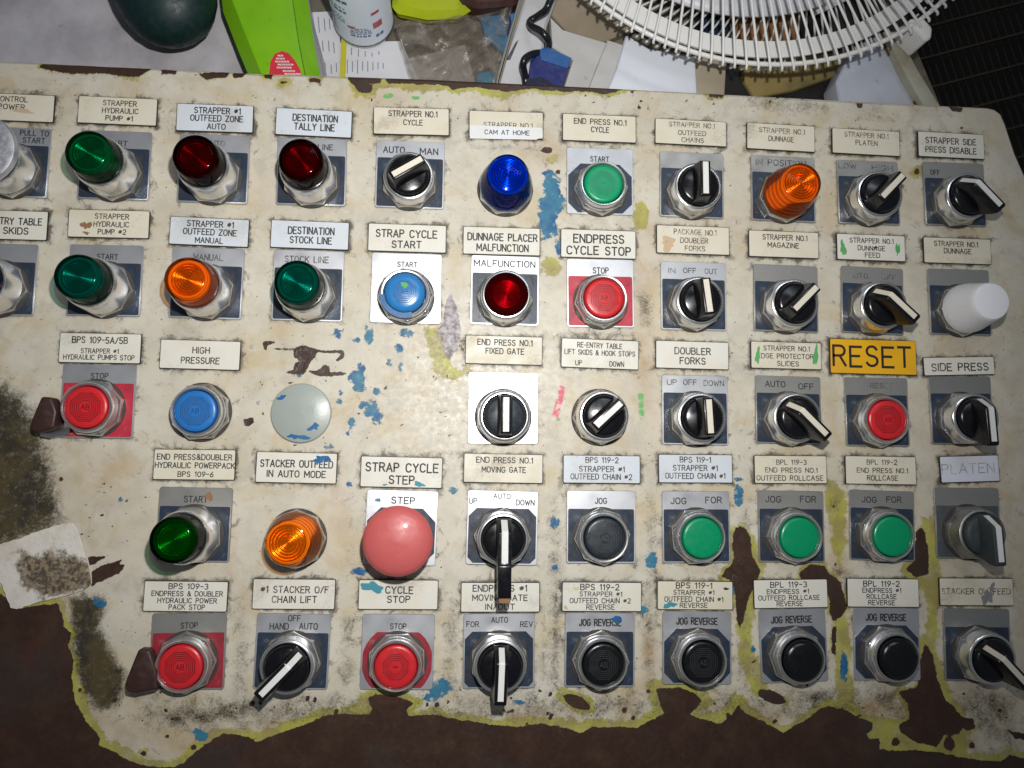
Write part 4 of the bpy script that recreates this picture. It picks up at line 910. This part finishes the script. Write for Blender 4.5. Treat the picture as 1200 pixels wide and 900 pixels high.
for k,px,py,rx,ry,mt in (('G5',723,725.5,5.5,4,'bluepaint'),('E4',443,586,2.8,2.2,'tealpaint'),('C4',245,582,4,5,'rustpaint')):
    hc,a=HOLE[k]; smear(PARENT[k],hc,a,px,py,rx,ry,1.12,mt,'paint_smear' if 'paint' in mt else 'stain',.3)
# torn white label stuck at the left
def torn():
    edge=line_pts("-8,645 0,638 12,634 26,630 38,625 50,620 62,617 74,614 86,612.5 91,620 94,630 99,645 102,658 105,672 107,684 104,688 96,692 84,696 70,700 58,703 44,706 30,711 20,714 13,712 8,700 3,686 -8,672")
    P=[]
    r=random.Random(3)
    for i in range(len(edge)):
        a=edge[i];b=edge[(i+1)%len(edge)]
        for k in range(3):
            f=k/3; P.append(U(a[0]+(b[0]-a[0])*f+r.uniform(-.7,.7),a[1]+(b[1]-a[1])*f+r.uniform(-.7,.7)))
    c=U(50,663); out=[((p[0]-c[0])/K,(p[1]-c[1])/K) for p in reversed(P)]
    me=prism('torn_label',out,.1,.9,.25)
    t=NT('dirty_torn_label'); n1=t.noise(45,7,.7); n2=t.noise(400,5,.65,off=2); vo=t.n.new('ShaderNodeTexGradient'); vo.gradient_type='SPHERICAL'; mp=t.n.new('ShaderNodeMapping'); t.link(t.coord(),mp.inputs[0]); mp.inputs[1].default_value=(-.28,.05,0); mp.inputs[3].default_value=(30,52,30); mp.inputs[2].default_value=(0,0,.5); t.link(mp.outputs[0],vo.inputs[0])
    b=t.mix(t.ss(n1,.4,.7),(.74,.70,.64),(.62,.55,.45)); b=t.mix(t.ss(t.math('ADD',t.math('MULTIPLY',n1,1.1),t.math('MULTIPLY',vo.outputs[1],.55)),.66,.80,0,.95),b,t.mix(t.ss(n2,.4,.6),(.045,.032,.02),(.27,.20,.12))); b=t.mix(t.ss(n2,.63,.7,0,.7),b,(.12,.08,.06))
    m=t.done(t.bsdf(b,.6,0.0,t.bump(t.math('ADD',n1,t.math('MULTIPLY',n2,.4)),.8,.0008)))
    o=link('torn_label',me,m,None,(c[0],c[1],0)); o['label']='torn dirty white label stuck on the brown patch at the left'; o['category']='label'
torn()
# ==================================================================== background behind the panel
ZD=-.055
def matte(name,c1,c2,scale=40,rough=.7,bump=.2,spec=.3):
    t=NT(name); n=t.noise(scale,6,.6); n2=t.noise(scale*9,4,.6,off=3); b=t.mix(t.ss(n,.35,.68),c1,c2); b=t.mix(t.ss(n2,.64,.76,0,.5),b,tuple(x*.4 for x in c2))
    return t.done(t.bsdf(b,rough,0.0,t.bump(n,bump,.001),spec))
def slab(name,pxs,z0,z1,mat,label=None,cat=None,parent=None,ch=1.0,sharp=40,group=None,kind=None,bev=None):
    P=[U(x,y,z1) for x,y in pxs]; c=np.mean(P,0); out=[((p[0]-c[0])/K,(p[1]-c[1])/K) for p in P]
    ar=sum(out[i-1][0]*out[i][1]-out[i][0]*out[i-1][1] for i in range(len(out)))
    if ar<0: out=out[::-1]
    me=prism(name,out,z0/K-z0/K,(z1-z0)/K,ch,sharp)
    if bev: me=bevel(me,bev,3,60)
    loc=(c[0],c[1],z0)
    if parent is not None: loc=(c[0]-parent.location[0],c[1]-parent.location[1],z0-parent.location[2])
    o=link(name,me,mat,parent,loc)
    if label: o['label']=label; o['category']=cat
    if group: o['group']=group
    if kind: o['kind']=kind
    return o
# floor and desk
fl_=link('floor',mesh('floor',[(-3000,-1500,0),(3000,-1500,0),(3000,4000,0),(-3000,4000,0)],[(0,1,2,3)]),matte('dark_shop_floor',(.012,.009,.006),(.022,.015,.009),6),None,(0,0,-.62)); fl_['kind']='structure'
dk=slab('workbench',[(-260,-260),(1062,-260),(1062,10),(1076,60),(1104,126),(1150,260),(-260,260)],ZD-.03,ZD-.003,matte('worn_desk_board',(.20,.17,.13),(.10,.085,.06),30),'worn brown desk board under the papers and the fan behind the panel','workbench')
# wavy sheet helper
def sheet(name,corners,z,nu,nv,amp,mat,fn=None,seed=1):
    c=[np.array(U(x,y,z)) for x,y in corners]; V=[];Fc=[]; o=np.mean(c,0); r=np.random.default_rng(seed); ph=r.uniform(0,6.28,12)
    for j in range(nv+1):
        for i in range(nu+1):
            u,v=i/nu,j/nv; p=(c[0]*(1-u)+c[1]*u)*(1-v)+(c[3]*(1-u)+c[2]*u)*v-o
            zz=amp*(math.sin(u*7+v*3+ph[0])+.6*math.sin(u*13-v*9+ph[1])+.5*math.sin(v*15+u*4+ph[2])+.3*math.sin(u*31+v*22+ph[3]))/2.4
            if fn: zz+=fn(u,v)
            V.append((p[0]/K,p[1]/K,zz/K))
    for j in range(nv):
        for i in range(nu):
            a=j*(nu+1)+i; Fc.append((a+nu+1,a+nu+2,a+1,a))
    me=mesh(name,V,Fc,60); ob=link(name,me,mat,None,tuple(o)); md=ob.modifiers.new('thickness','SOLIDIFY'); md.thickness=.0004; return ob
o=sheet('cloth_sheet',[(-120,-60),(258,-60),(306,104),(-120,104)],ZD+.012,50,24,.0022,matte('grey_mottled_cloth',(.50,.48,.51),(.36,.34,.37),22,.7,.9)); o['label']='grey mottled sheet lying behind the left part of the panel'; o['category']='cloth'
# dark green bottle: body lies with its rounded base to the viewer
def lying(name,tip,back,r0,z,mat,prof,sq=1.0,seg=40):
    a=np.array(U(*tip,z)); b=np.array(U(*back,z)); ax=(b-a); L=np.linalg.norm(ax[:2]); ang=math.atan2(ax[1],ax[0]); V=[];Fc=[]
    for t_,r in prof:
        for i in range(seg):
            q=2*PI*i/seg; V.append((t_*L/K,r*r0*math.cos(q),r*r0*sq*math.sin(q)))
    for j in range(len(prof)-1):
        for i in range(seg):
            k=(i+1)%seg; Fc.append((j*seg+i,j*seg+k,(j+1)*seg+k,(j+1)*seg+i))
    Fc.append(tuple(range(seg))[::-1]); Fc.append(tuple((len(prof)-1)*seg+i for i in range(seg)))
    import bmesh
    me=mesh(name,V,Fc); bm=bmesh.new(); bm.from_mesh(me); bmesh.ops.recalc_face_normals(bm,faces=bm.faces); bm.to_mesh(me); bm.free(); me.shade_smooth(); me.set_sharp_from_angle(angle=math.radians(40))
    return link(name,me,mat,None,tuple(a),ang)
MG=plastic('dark_green_plastic',(.002,.020,.020),.5,.15,dcol=(.02,.05,.045))
prof=[(0.0,.02),(.01,.22),(.04,.42),(.09,.60),(.17,.76),(.28,.89),(.42,.97),(.56,1),(.8,1),(1,1)]
bt=empty('green_bottle','dark green plastic bottle with rounded end lying on the grey sheet','bottle',tuple(U(215,62,ZD+.045)))
b_=lying('body',(213,50),(172,-80),34,ZD+.040,MG,prof,.8); b_.parent=bt; b_.location=tuple(np.array(b_.location)-np.array(bt.location))
# lime bottle
lm=matte('lime_green_plastic',(.22,.50,.010),(.17,.43,.01),25,.35,.05,.5); lb=empty('lime_bottle','bright lime green flat bottle with a red oval sticker','bottle',tuple(U(318,60,ZD)))
slab('body',[(262,-20),(266,8),(284,54),(300,92),(304,118),(372,118),(368,90),(360,50),(354,8),(350,-20),(340,-120),(250,-120)],ZD,ZD+.040,lm,parent=lb,bev=7)
slab('side_strip',[(352,-20),(358,20),(367,60),(377,118),(386,118),(376,60),(365,20),(358,-20)],ZD,ZD+.018,plastic('grey_strip_plastic',(.30,.31,.33),.25,.1),parent=lb,bev=2)  # plain grey strip along the right side of the bottle
ov=[(316,110),(315,90),(317,72),(322,63),(330,59.5),(338,62),(345,70),(351,80),(356,92),(359,110)]
st_=slab('sticker',ov,ZD+.0395,ZD+.0406,plastic('red_sticker_print',(.66,.03,.05),.4,.05),parent=lb,ch=.1)
V,Fc=[],[]; cst=np.array(st_.location)+np.array(lb.location); r=random.Random(5)
for j,(y,x0,x1) in enumerate([(65,326,331),(68.5,324,333),(72,323,338),(75.5,326,343),(79,325,341),(83,332,346),(86.5,334,352)]):
    x=x0
    while x<x1-1:
        w=r.uniform(1.2,3.4); p=np.array(U(x,y,ZD+.041))-cst; q=np.array(U(min(x+w,x1),y+.3,ZD+.041))-cst; ribbon(V,Fc,[(p[0]/K,p[1]/K),(q[0]/K,q[1]/K)],1.1,1.45); x+=w+.8
link('print_lines',mesh('print_lines',V,Fc),plastic('white_print',(.75,.6,.6),.5,0),st_)
# papers
def paper(pxs,z,label,name='paper_sheet',m=None):
    return slab(name,pxs,z,z+.0006,m or matte('white_paper',(.66,.66,.70),(.58,.58,.62),12,.7,.1),label,'paper',ch=.05)
p1=paper([(352,15),(396,13),(402,98),(398,115),(362,115),(356,60)],ZD,'white printed paper between the lime bottle and the spray can')
p2=paper([(397,50),(470,48),(500,115),(397,115)],ZD+.0010,'white printed paper under the spray can')
p3=paper([(468,72),(545,52),(562,118),(440,118),(430,112),(470,96)],ZD+.0004,'plain grey white paper beneath the clear bag',m=matte('grey_paper',(.46,.43,.42),(.36,.33,.31),20))
inkp=plastic('grey_print',(.20,.20,.24),.6,0)
def prints(par,cols,z):
    V,Fc=[],[]; base=np.array(par.location); r=random.Random(9)
    for x,y0,y1,dx in cols:
        y=y0
        while y<y1:
            h=r.uniform(1.5,4); p=np.array(U(x+dx*(y-y0),y,z))-base; q=np.array(U(x+dx*(y-y0),min(y+h,y1),z))-base; ribbon(V,Fc,[(p[0]/K,p[1]/K),(q[0]/K,q[1]/K)],.62,(z-base[2])/K); y+=h+.7
    link('print_lines',mesh('print_lines',V,Fc),inkp,par)
prints(p1,[(366,22,38,.08),(373,20,38,.08),(380,22,36,.08),(386,22,34,.08),(372,48,62,.08),(378,48,60,.08),(385,48,60,.08),(391,50,62,.08),(381,74,85,.05),(388,76,86,.05),(394,74,84,.05)],ZD+.0009)
prints(p2,[(407,70,86,0),(413,72,84,0),(419,70,86,0),(425,72,83,0),(431,72,84,0),(437,73,82,0),(443,73,81,0),(449,74,80,0),(412,56,64,0),(420,58,66,0),(428,60,66,0),(436,62,66,0),(444,60,64,0)],ZD+.0019)
slab('yellow_strip',[(400,45),(406,47),(404,115),(397,115)],ZD+.0018,ZD+.0028,plastic('yellow_strip_plastic',(.55,.50,.02),.5,.25),'yellow measuring strip lying across the white papers','strip',ch=.1)
# spray can, standing
cc=np.array(U(426.5,23,ZD+.003)); can=empty('spray_can','white spray can with blue and red print standing on the papers','spray can',(cc[0],cc[1],ZD+.003))
R=35/ (F/ (CAMP[2]-ZD)/1.0) ; R=abs(U(461.5,23,ZD)[0]-U(392,23,ZD)[0])/2/K
link('body',lathe('body',[(R-1,0),(R,1.0),(R,3),(R-.6,4),(R-.6,150),(R-6,160),(R-12,166)],48),matte('white_can_paint',(.66,.72,.80),(.60,.66,.75),10,.3,.05,.5),can)
link('rim',lathe('rim',[(R-2,-.2),(R+.5,.2),(R+.7,1.6),(R+.1,2.6)],48),metal('can_rim_steel',(.6,.62,.65),.3,.2),can); link('cap',lathe('cap',[(R-9,160),(R-9,185),(.001,186)],32),plastic('blue_can_cap',(.02,.1,.3),.4,0),can)
V,Fc=[],[]; r=random.Random(12)
def canstroke(a0,a1,z,w): 
    n=max(2,int((a1-a0)/.12)+1); b=len(V)
    for i in range(n):
        q=a0+(a1-a0)*i/(n-1)
        for zz in(z-w/2,z+w/2): V.append(((R-.35)*math.cos(q),(R-.35)*math.sin(q),zz))
    for i in range(n-1): Fc.append((b+2*i,b+2*i+2,b+2*i+3,b+2*i+1))
for z,a0,a1,w in [(11,-1.05,-.75,3.5),(14,-1.9,-1.2,2),(17,-1.9,-1.15,1),(19,-1.9,-1.2,1),(21,-1.85,-1.2,1),(23,-1.9,-1.3,1),(27,-2.5,-2.0,1),(30,-2.6,-2.0,1),(33,-2.6,-2.1,1),(40,-2.6,-1.9,2.4),(44,-2.5,-1.9,1),(52,-2.4,-1.8,3),(66,-2.0,-1.2,9)]:
    q=a0
    while q<a1: e=min(a1,q+r.uniform(.06,.2)); canstroke(q,e,z,w); q=e+.04
link('print_lines',mesh('print_lines',V,Fc),plastic('blue_can_print',(.10,.16,.33),.4,0),can)
V,Fc=[],[]; canstroke(-1.1,-.75,24,7); canstroke(-1.95,-1.7,24.5,2.5); canstroke(-1.1,-.8,38,3); link('red_mark',mesh('red_mark',[(x*1.003,y*1.003,z) for x,y,z in V],Fc),plastic('red_can_print',(.55,.1,.12),.4,0),can)
slab('marker_pen',[(462,-30),(566,-30),(556,4),(536,17),(500,18),(462,10)],ZD,ZD+.014,matte('yellow_green_plastic',(.42,.50,.01),(.36,.42,.02),30,.4),'yellow green plastic tool lying beside the spray can','tool',bev=4)
slab('dark_tool',[(538,-30),(612,-30),(606,3),(560,7),(540,0)],ZD,ZD+.020,plastic('dark_brown_plastic',(.05,.02,.015),.4,.2),'dark brown tool end at the top of the picture','tool',bev=3)
bx=slab('blue_box',[(560,8),(613,6),(612,30),(598,62),(590,62),(568,40)],ZD,ZD+.006,plastic('light_blue_carton',(.05,.26,.52),.45,.1),'light blue carton with a navy stripe beside the grey case','box',ch=.4)
slab('stripe',[(589,8),(597,8),(601,40),(596,52)],ZD+.0058,ZD+.0064,plastic('navy_print',(.01,.025,.10),.4,0),parent=bx,ch=.05); slab('paper_scrap',[(560,86),(576,82),(583,84),(583,112),(556,112)],ZD+.001,ZD+.003,plastic('blue_paper',(.06,.30,.48),.5,.1),'blue scrap showing under the corner of the clear bag','paper',ch=.1)
# crumpled clear bag
t=NT('crumpled_clear_film'); n=t.noise(55,5,.6,dist=1.5); tr=t.n.new('ShaderNodeBsdfTransparent'); tr.inputs[0].default_value=(.93,.92,.90,1); mx=t.n.new('ShaderNodeMixShader'); t.link(t.ss(n,.36,.74,.10,.48),mx.inputs[0]); t.link(tr.outputs[0],mx.inputs[1])
t.link(t.bsdf(t.mix(t.ss(n,.4,.65),(.23,.20,.175),(.34,.30,.26)),.22,0.0,t.bump(n,.7,.003),.8),mx.inputs[2]); film=t.done(mx.outputs[0])
o=sheet('plastic_bag',[(462,30),(600,12),(578,118),(490,118)],ZD+.016,60,44,.0025,film,lambda u,v:.0018*math.sin(u*15+math.sin(v*9)*2)+.002*abs(math.sin(v*9+u*7)),3); o['label']='crumpled clear plastic bag lying over papers behind the panel'; o['category']='plastic bag'
# grey white case with black cord
cw_=matte('grey_white_plastic',(.58,.58,.60),(.48,.47,.48),15,.45,.08,.5)
cs=slab('plastic_case',[(622,-30),(662,-30),(640,30),(636,60),(626,118),(578,118),(586,85),(605,30)],ZD,ZD+.020,cw_,'grey white plastic case under the black cord','case',bev=2)
slab('slot',[(604,50),(608,46),(598,70),(593,70)],ZD+.0198,ZD+.0203,M['blackp'],parent=cs,ch=.05); slab('edge_strip',[(616,-30),(621,-30),(588,90),(583,112),(578,112),(583,84)],ZD,ZD+.023,plastic('grey_edge_plastic',(.30,.28,.24),.5,.2),parent=cs,bev=.8)
pth=[(652,-12),(645,0),(640,11),(630,19),(621,25),(623,31),(634,37),(642,46),(643,54),(637,61),(625,63),(616,68),(613,76),(615,88),(617,104),(618,118)]
def smooth(P,n=5):
    o=[]
    for i in range(len(P)-1):
        p0=P[max(i-1,0)];p1=P[i];p2=P[i+1];p3=P[min(i+2,len(P)-1)]
        for k in range(n):
            t_=k/n; o.append(tuple(.5*((2*b)+(-a+c)*t_+(2*a-5*b+4*c-d)*t_*t_+(-a+3*b-3*c+d)*t_**3) for a,b,c,d in zip(p0,p1,p2,p3)))
    o.append(P[-1]); return o
zc=ZD+.030; c0=np.array(U(630,40,zc)); P3=[tuple((np.array(U(x,y,zc+.006*math.sin(i*.25)))-c0)/K) for i,(x,y) in enumerate(smooth(pth))]
o=link('power_cord',mesh('power_cord',*tube_vf(P3,2.5,12),60),plastic('black_cord_rubber',(.012,.013,.018),.25,.1),None,tuple(c0)); o['label']='thick wavy black cord hanging over the grey white case'; o['category']='cord'
bb=slab('deep_blue_box',[(640,58),(669,71),(656,112),(616,112),(622,70),(632,60)],ZD+.0,ZD+.028,plastic('deep_blue_carton',(.004,.010,.13),.35,.1),'deep blue box with a lighter blue band next to the black cord','box',ch=.5)
slab('light_band',[(641,55),(670,68),(665,80),(634,70),(632,58)],ZD+.0278,ZD+.0285,plastic('mid_blue_print',(.02,.10,.30),.4,0),parent=bb,ch=.05); slab('dark_patch',[(617,92),(634,90),(652,100),(648,112),(616,112)],ZD+.0278,ZD+.0284,plastic('black_blue_print',(.004,.005,.03),.4,0),parent=bb,ch=.05)
# white bins and cartons
wb=matte('white_glossy_plastic',(.72,.75,.82),(.66,.69,.76),8,.28,.03,.5); lg=matte('light_grey_board',(.56,.55,.54),(.48,.46,.44),14,.5,.06); bg_=matte('beige_board',(.36,.30,.22),(.28,.23,.16),20,.6,.1)
slab('beige_carton',[(640,-60),(760,-60),(752,30),(700,52),(664,36),(646,18)],ZD,ZD+.006,bg_,'beige carton in the shade of the fan guard','box')
slab('light_grey_panel',[(645,20),(660,34),(712,50),(704,70),(686,116),(656,116),(671,70),(662,64),(646,54)],ZD+.001,ZD+.012,lg,'light grey board beside the deep blue box','board')
slab('grey_lid',[(712,46),(736,54),(727,70),(708,118),(684,118),(698,80)],ZD+.002,ZD+.015,lg,'narrow grey lid against the white bin','lid')
slab('white_bin',[(734,40),(760,56),(815,66),(818,118),(706,118),(722,80)],ZD+.002,ZD+.020,wb,'glossy white bin under the shadow of the fan','bin',bev=1.5)
slab('tan_box',[(813,64),(852,70),(849,122),(808,122)],ZD+.002,ZD+.018,matte('tan_board',(.40,.34,.25),(.32,.27,.20),18),'tan box between the white bin and the dark gap','box',bev=.8)
slab('olive_block',[(866,72),(1000,60),(1010,70),(1000,82),(930,106),(884,114),(872,95)],ZD-.002,ZD+.003,matte('olive_wood',(.30,.22,.08),(.16,.13,.05),40),'olive brown wooden block under the front of the fan','block',bev=1)
slab('gap_shade_sheet',[(846,72),(1000,66),(992,128),(842,128)],ZD-.003,ZD-.0005,plastic('black_gap_shade',(.012,.010,.010),.5,.2),'black sheet painting shade in the gap behind the panel','mat',ch=.2)  # black sheet standing in for the shade of an empty gap
slab('cardboard_box',[(862,10),(940,12),(932,58),(860,56)],ZD,ZD+.004,matte('brown_cardboard',(.34,.17,.07),(.25,.12,.05),30),'brown cardboard box seen through the fan guard','box'); slab('navy_carton',[(818,-5),(856,-2),(856,56),(816,52)],ZD,ZD+.005,plastic('dark_navy_carton',(.012,.035,.08),.4,.1),'dark navy carton seen through the fan guard','box'); slab('dark_slab',[(934,-10),(1040,-20),(1040,40),(985,52),(934,58)],ZD,ZD+.0045,plastic('near_black_slab',(.015,.014,.016),.5,.2),'near black slab seen through the right of the fan guard','box')  # last slab: a plain near-black piece under the guard
slab('white_tray',[(1000,55),(1032,38),(1046,60),(1084,128),(986,128),(980,96)],ZD+.001,ZD+.022,matte('blue_white_plastic',(.52,.56,.66),(.42,.42,.46),10,.4,.04),'bluish white tray below the right side of the fan','tray',bev=1.5); slab('rusty_edge',[(1034,44),(1038,42),(1086,128),(1079,128)],ZD+.001,ZD+.026,plastic('rusty_steel',(.12,.06,.03),.6,.4),'thin rusty edge along the bluish white tray','strip')
slab('steel_bar',[(1036,36),(1052,36),(1076,80),(1106,130),(1086,130),(1060,84)],ZD+.001,ZD+.030,matte('grey_green_bar_paint',(.42,.42,.36),(.30,.25,.13),28,.5,.1),'pale grey green bar slanting down to the panel edge','bar',bev=.8)
# floor grating far below at the right
def grating():
    z=-.45; V=[];Fc=[]; A_=np.array(U(1060,140,z));
    def bar(p,q,w,h):
        p=np.array(p);q=np.array(q); d=(q-p)/np.linalg.norm(q-p); n=np.array([-d[1],d[0]])*w/2; b=len(V)
        for zz in(z,z+h):
            for e in(p-n,p+n,q+n,q-n): V.append((e[0]/K,e[1]/K,zz/K))
        Fc.extend([(b+4,b+7,b+6,b+5),(b,b+1,b+5,b+4),(b+1,b+2,b+6,b+5),(b+2,b+3,b+7,b+6),(b+3,b,b+4,b+7)])
    for k in range(-3,14):
        y=60+k*36-36*3; a=U(1020,y+62,z)[:2]; b_=U(1330,y-18,z)[:2]; bar(a,b_,.0028,.006)
    o=mesh('cross_bars',V,Fc); V2,F2=V,Fc
    return o
gr=empty('floor_grating','dark floor grating with faint brown cross bars at the right','grating',(0,0,0)); gb=link('cross_bars',grating(),plastic('dull_brown_steel',(.055,.036,.018),.7,.4),gr)
V=[];Fc=[]; z=-.46
for k in range(70):
    x=1040+k*9.5-90; p=U(x-20,-80,z);q=U(x+150,420,z); d=q[:2]-p[:2]; d/=np.linalg.norm(d); n=np.array([-d[1],d[0]])*.0011; b=len(V)
    for e in(p[:2]-n,p[:2]+n,q[:2]+n,q[:2]-n): V.append((e[0]/K,e[1]/K,z/K))
    Fc.append((b,b+3,b+2,b+1))
o=link('bearing_bars',mesh('bearing_bars',V,Fc),plastic('dark_bar_steel',(.016,.015,.013),.6,.3),gr); 
# ------------------------------------------------------------------ fan
ZF=-.004
fc_=np.array(U(887,-222,ZF)); Rf=abs(U(887,75,ZF)[1]-fc_[1])/K
fan=empty('desk_fan','white desk fan lying back with its wire guard towards the panel','fan',(fc_[0],fc_[1],ZD),.0)
fz=(ZF-ZD)/K
wm=plastic('white_fan_enamel',(.84,.83,.80),.35,.10,dcol=(.45,.40,.32)); ring=[(math.cos(2*PI*i/128),math.sin(2*PI*i/128)) for i in range(128)]
def ringobj(name,r,z,w,seg=10): return link(name,mesh(name,*tube_vf([(x*r,y*r,z) for x,y in ring],w,seg,closed=True),sharp=60),wm,fan)
ringobj('outer_ring',Rf,fz,1.7); ringobj('rear_ring',Rf-15,fz-17,1.1); ringobj('hub_ring',38,fz+24,2.2); ringobj('rear_hub_ring',52,fz-44,2.2)
band=[(Rf-22,fz-9),(Rf-22,fz-10.5),(Rf-10,fz-10.5),(Rf-10,fz-9),(Rf-22,fz-9)]; link('guard_band',lathe('guard_band',band,128),wm,fan)
link('badge_disc',lathe('badge_disc',[(40,fz+22),(40,fz+26),(34,fz+28),(.001,fz+28)],48),wm,fan)
NW=146
def wirepath(r0,r1,z0,z1,bow,sw,over,up):
    P=[]
    for i in range(15):
        t_=i/14; r=r0+(r1+over-r0)*t_; z=z0+(z1-z0)*t_+bow*math.sin(t_*PI)*(1-.2*t_); q=-sw*(1-t_)**1.2
        P.append((r*math.cos(q),r*math.sin(q),z))
    r=r1+over; P+= [((r+1.0),0,z1+up*.25),((r+1.0),.6,z1+up*.6)]
    return P
W1=mesh('wire',*tube_vf(wirepath(38,Rf,fz+24,fz+2.4,10,.32,3.6,-3),.95,6),sharp=70); W2=mesh('wire',*tube_vf(wirepath(52,Rf-15,fz-44,fz-19,-6,-.5,9,6),.85,6),sharp=70); W1.materials.append(wm); W2.materials.append(wm)
for i in range(NW): link('wire',W1,None,fan,None,2*PI*i/NW)
for i in range(NW): link('wire',W2,None,fan,None,2*PI*(i+.45)/NW)
# blades and motor
def blade():
    V=[];Fc=[]; nu,nv=14,10; Rb=Rf*.76
    for j in range(nv+1):
        for i in range(nu+1):
            u=i/nu;v=j/nv; r=30+(Rb-30)*v; wdt=1.02*(.55+.45*math.sin(min(1,v*1.1)*PI/2)); q=(u-.5)*wdt*1.25-.25*v; V.append((r*math.cos(q),r*math.sin(q),fz-22+(u-.5)*16*(1-.2*v)))
    for j in range(nv):
        for i in range(nu): a=j*(nu+1)+i; Fc.append((a,a+1,a+nu+2,a+nu+1))
    return mesh('blade',V,Fc,70)
bm_=blade(); bmat=plastic('white_blade_plastic',(.74,.75,.79),.35,.08)
for i in range(5):
    o=link('blade',bm_,bmat if i==0 else None,fan,None,-PI/2+2*PI*i/5); md=o.modifiers.new('thickness','SOLIDIFY'); md.thickness=.002
link('motor_housing',lathe('motor_housing',[(50,4),(56,10),(56,fz-50),(46,fz-40),(.001,fz-38)],40),wm,fan)
cp=slab('guard_clip',[(1066,22),(1082,20),(1093,32),(1092,44),(1086,48),(1072,34)],ZD+.030,ZD+.052,wm,parent=fan,bev=1.5)
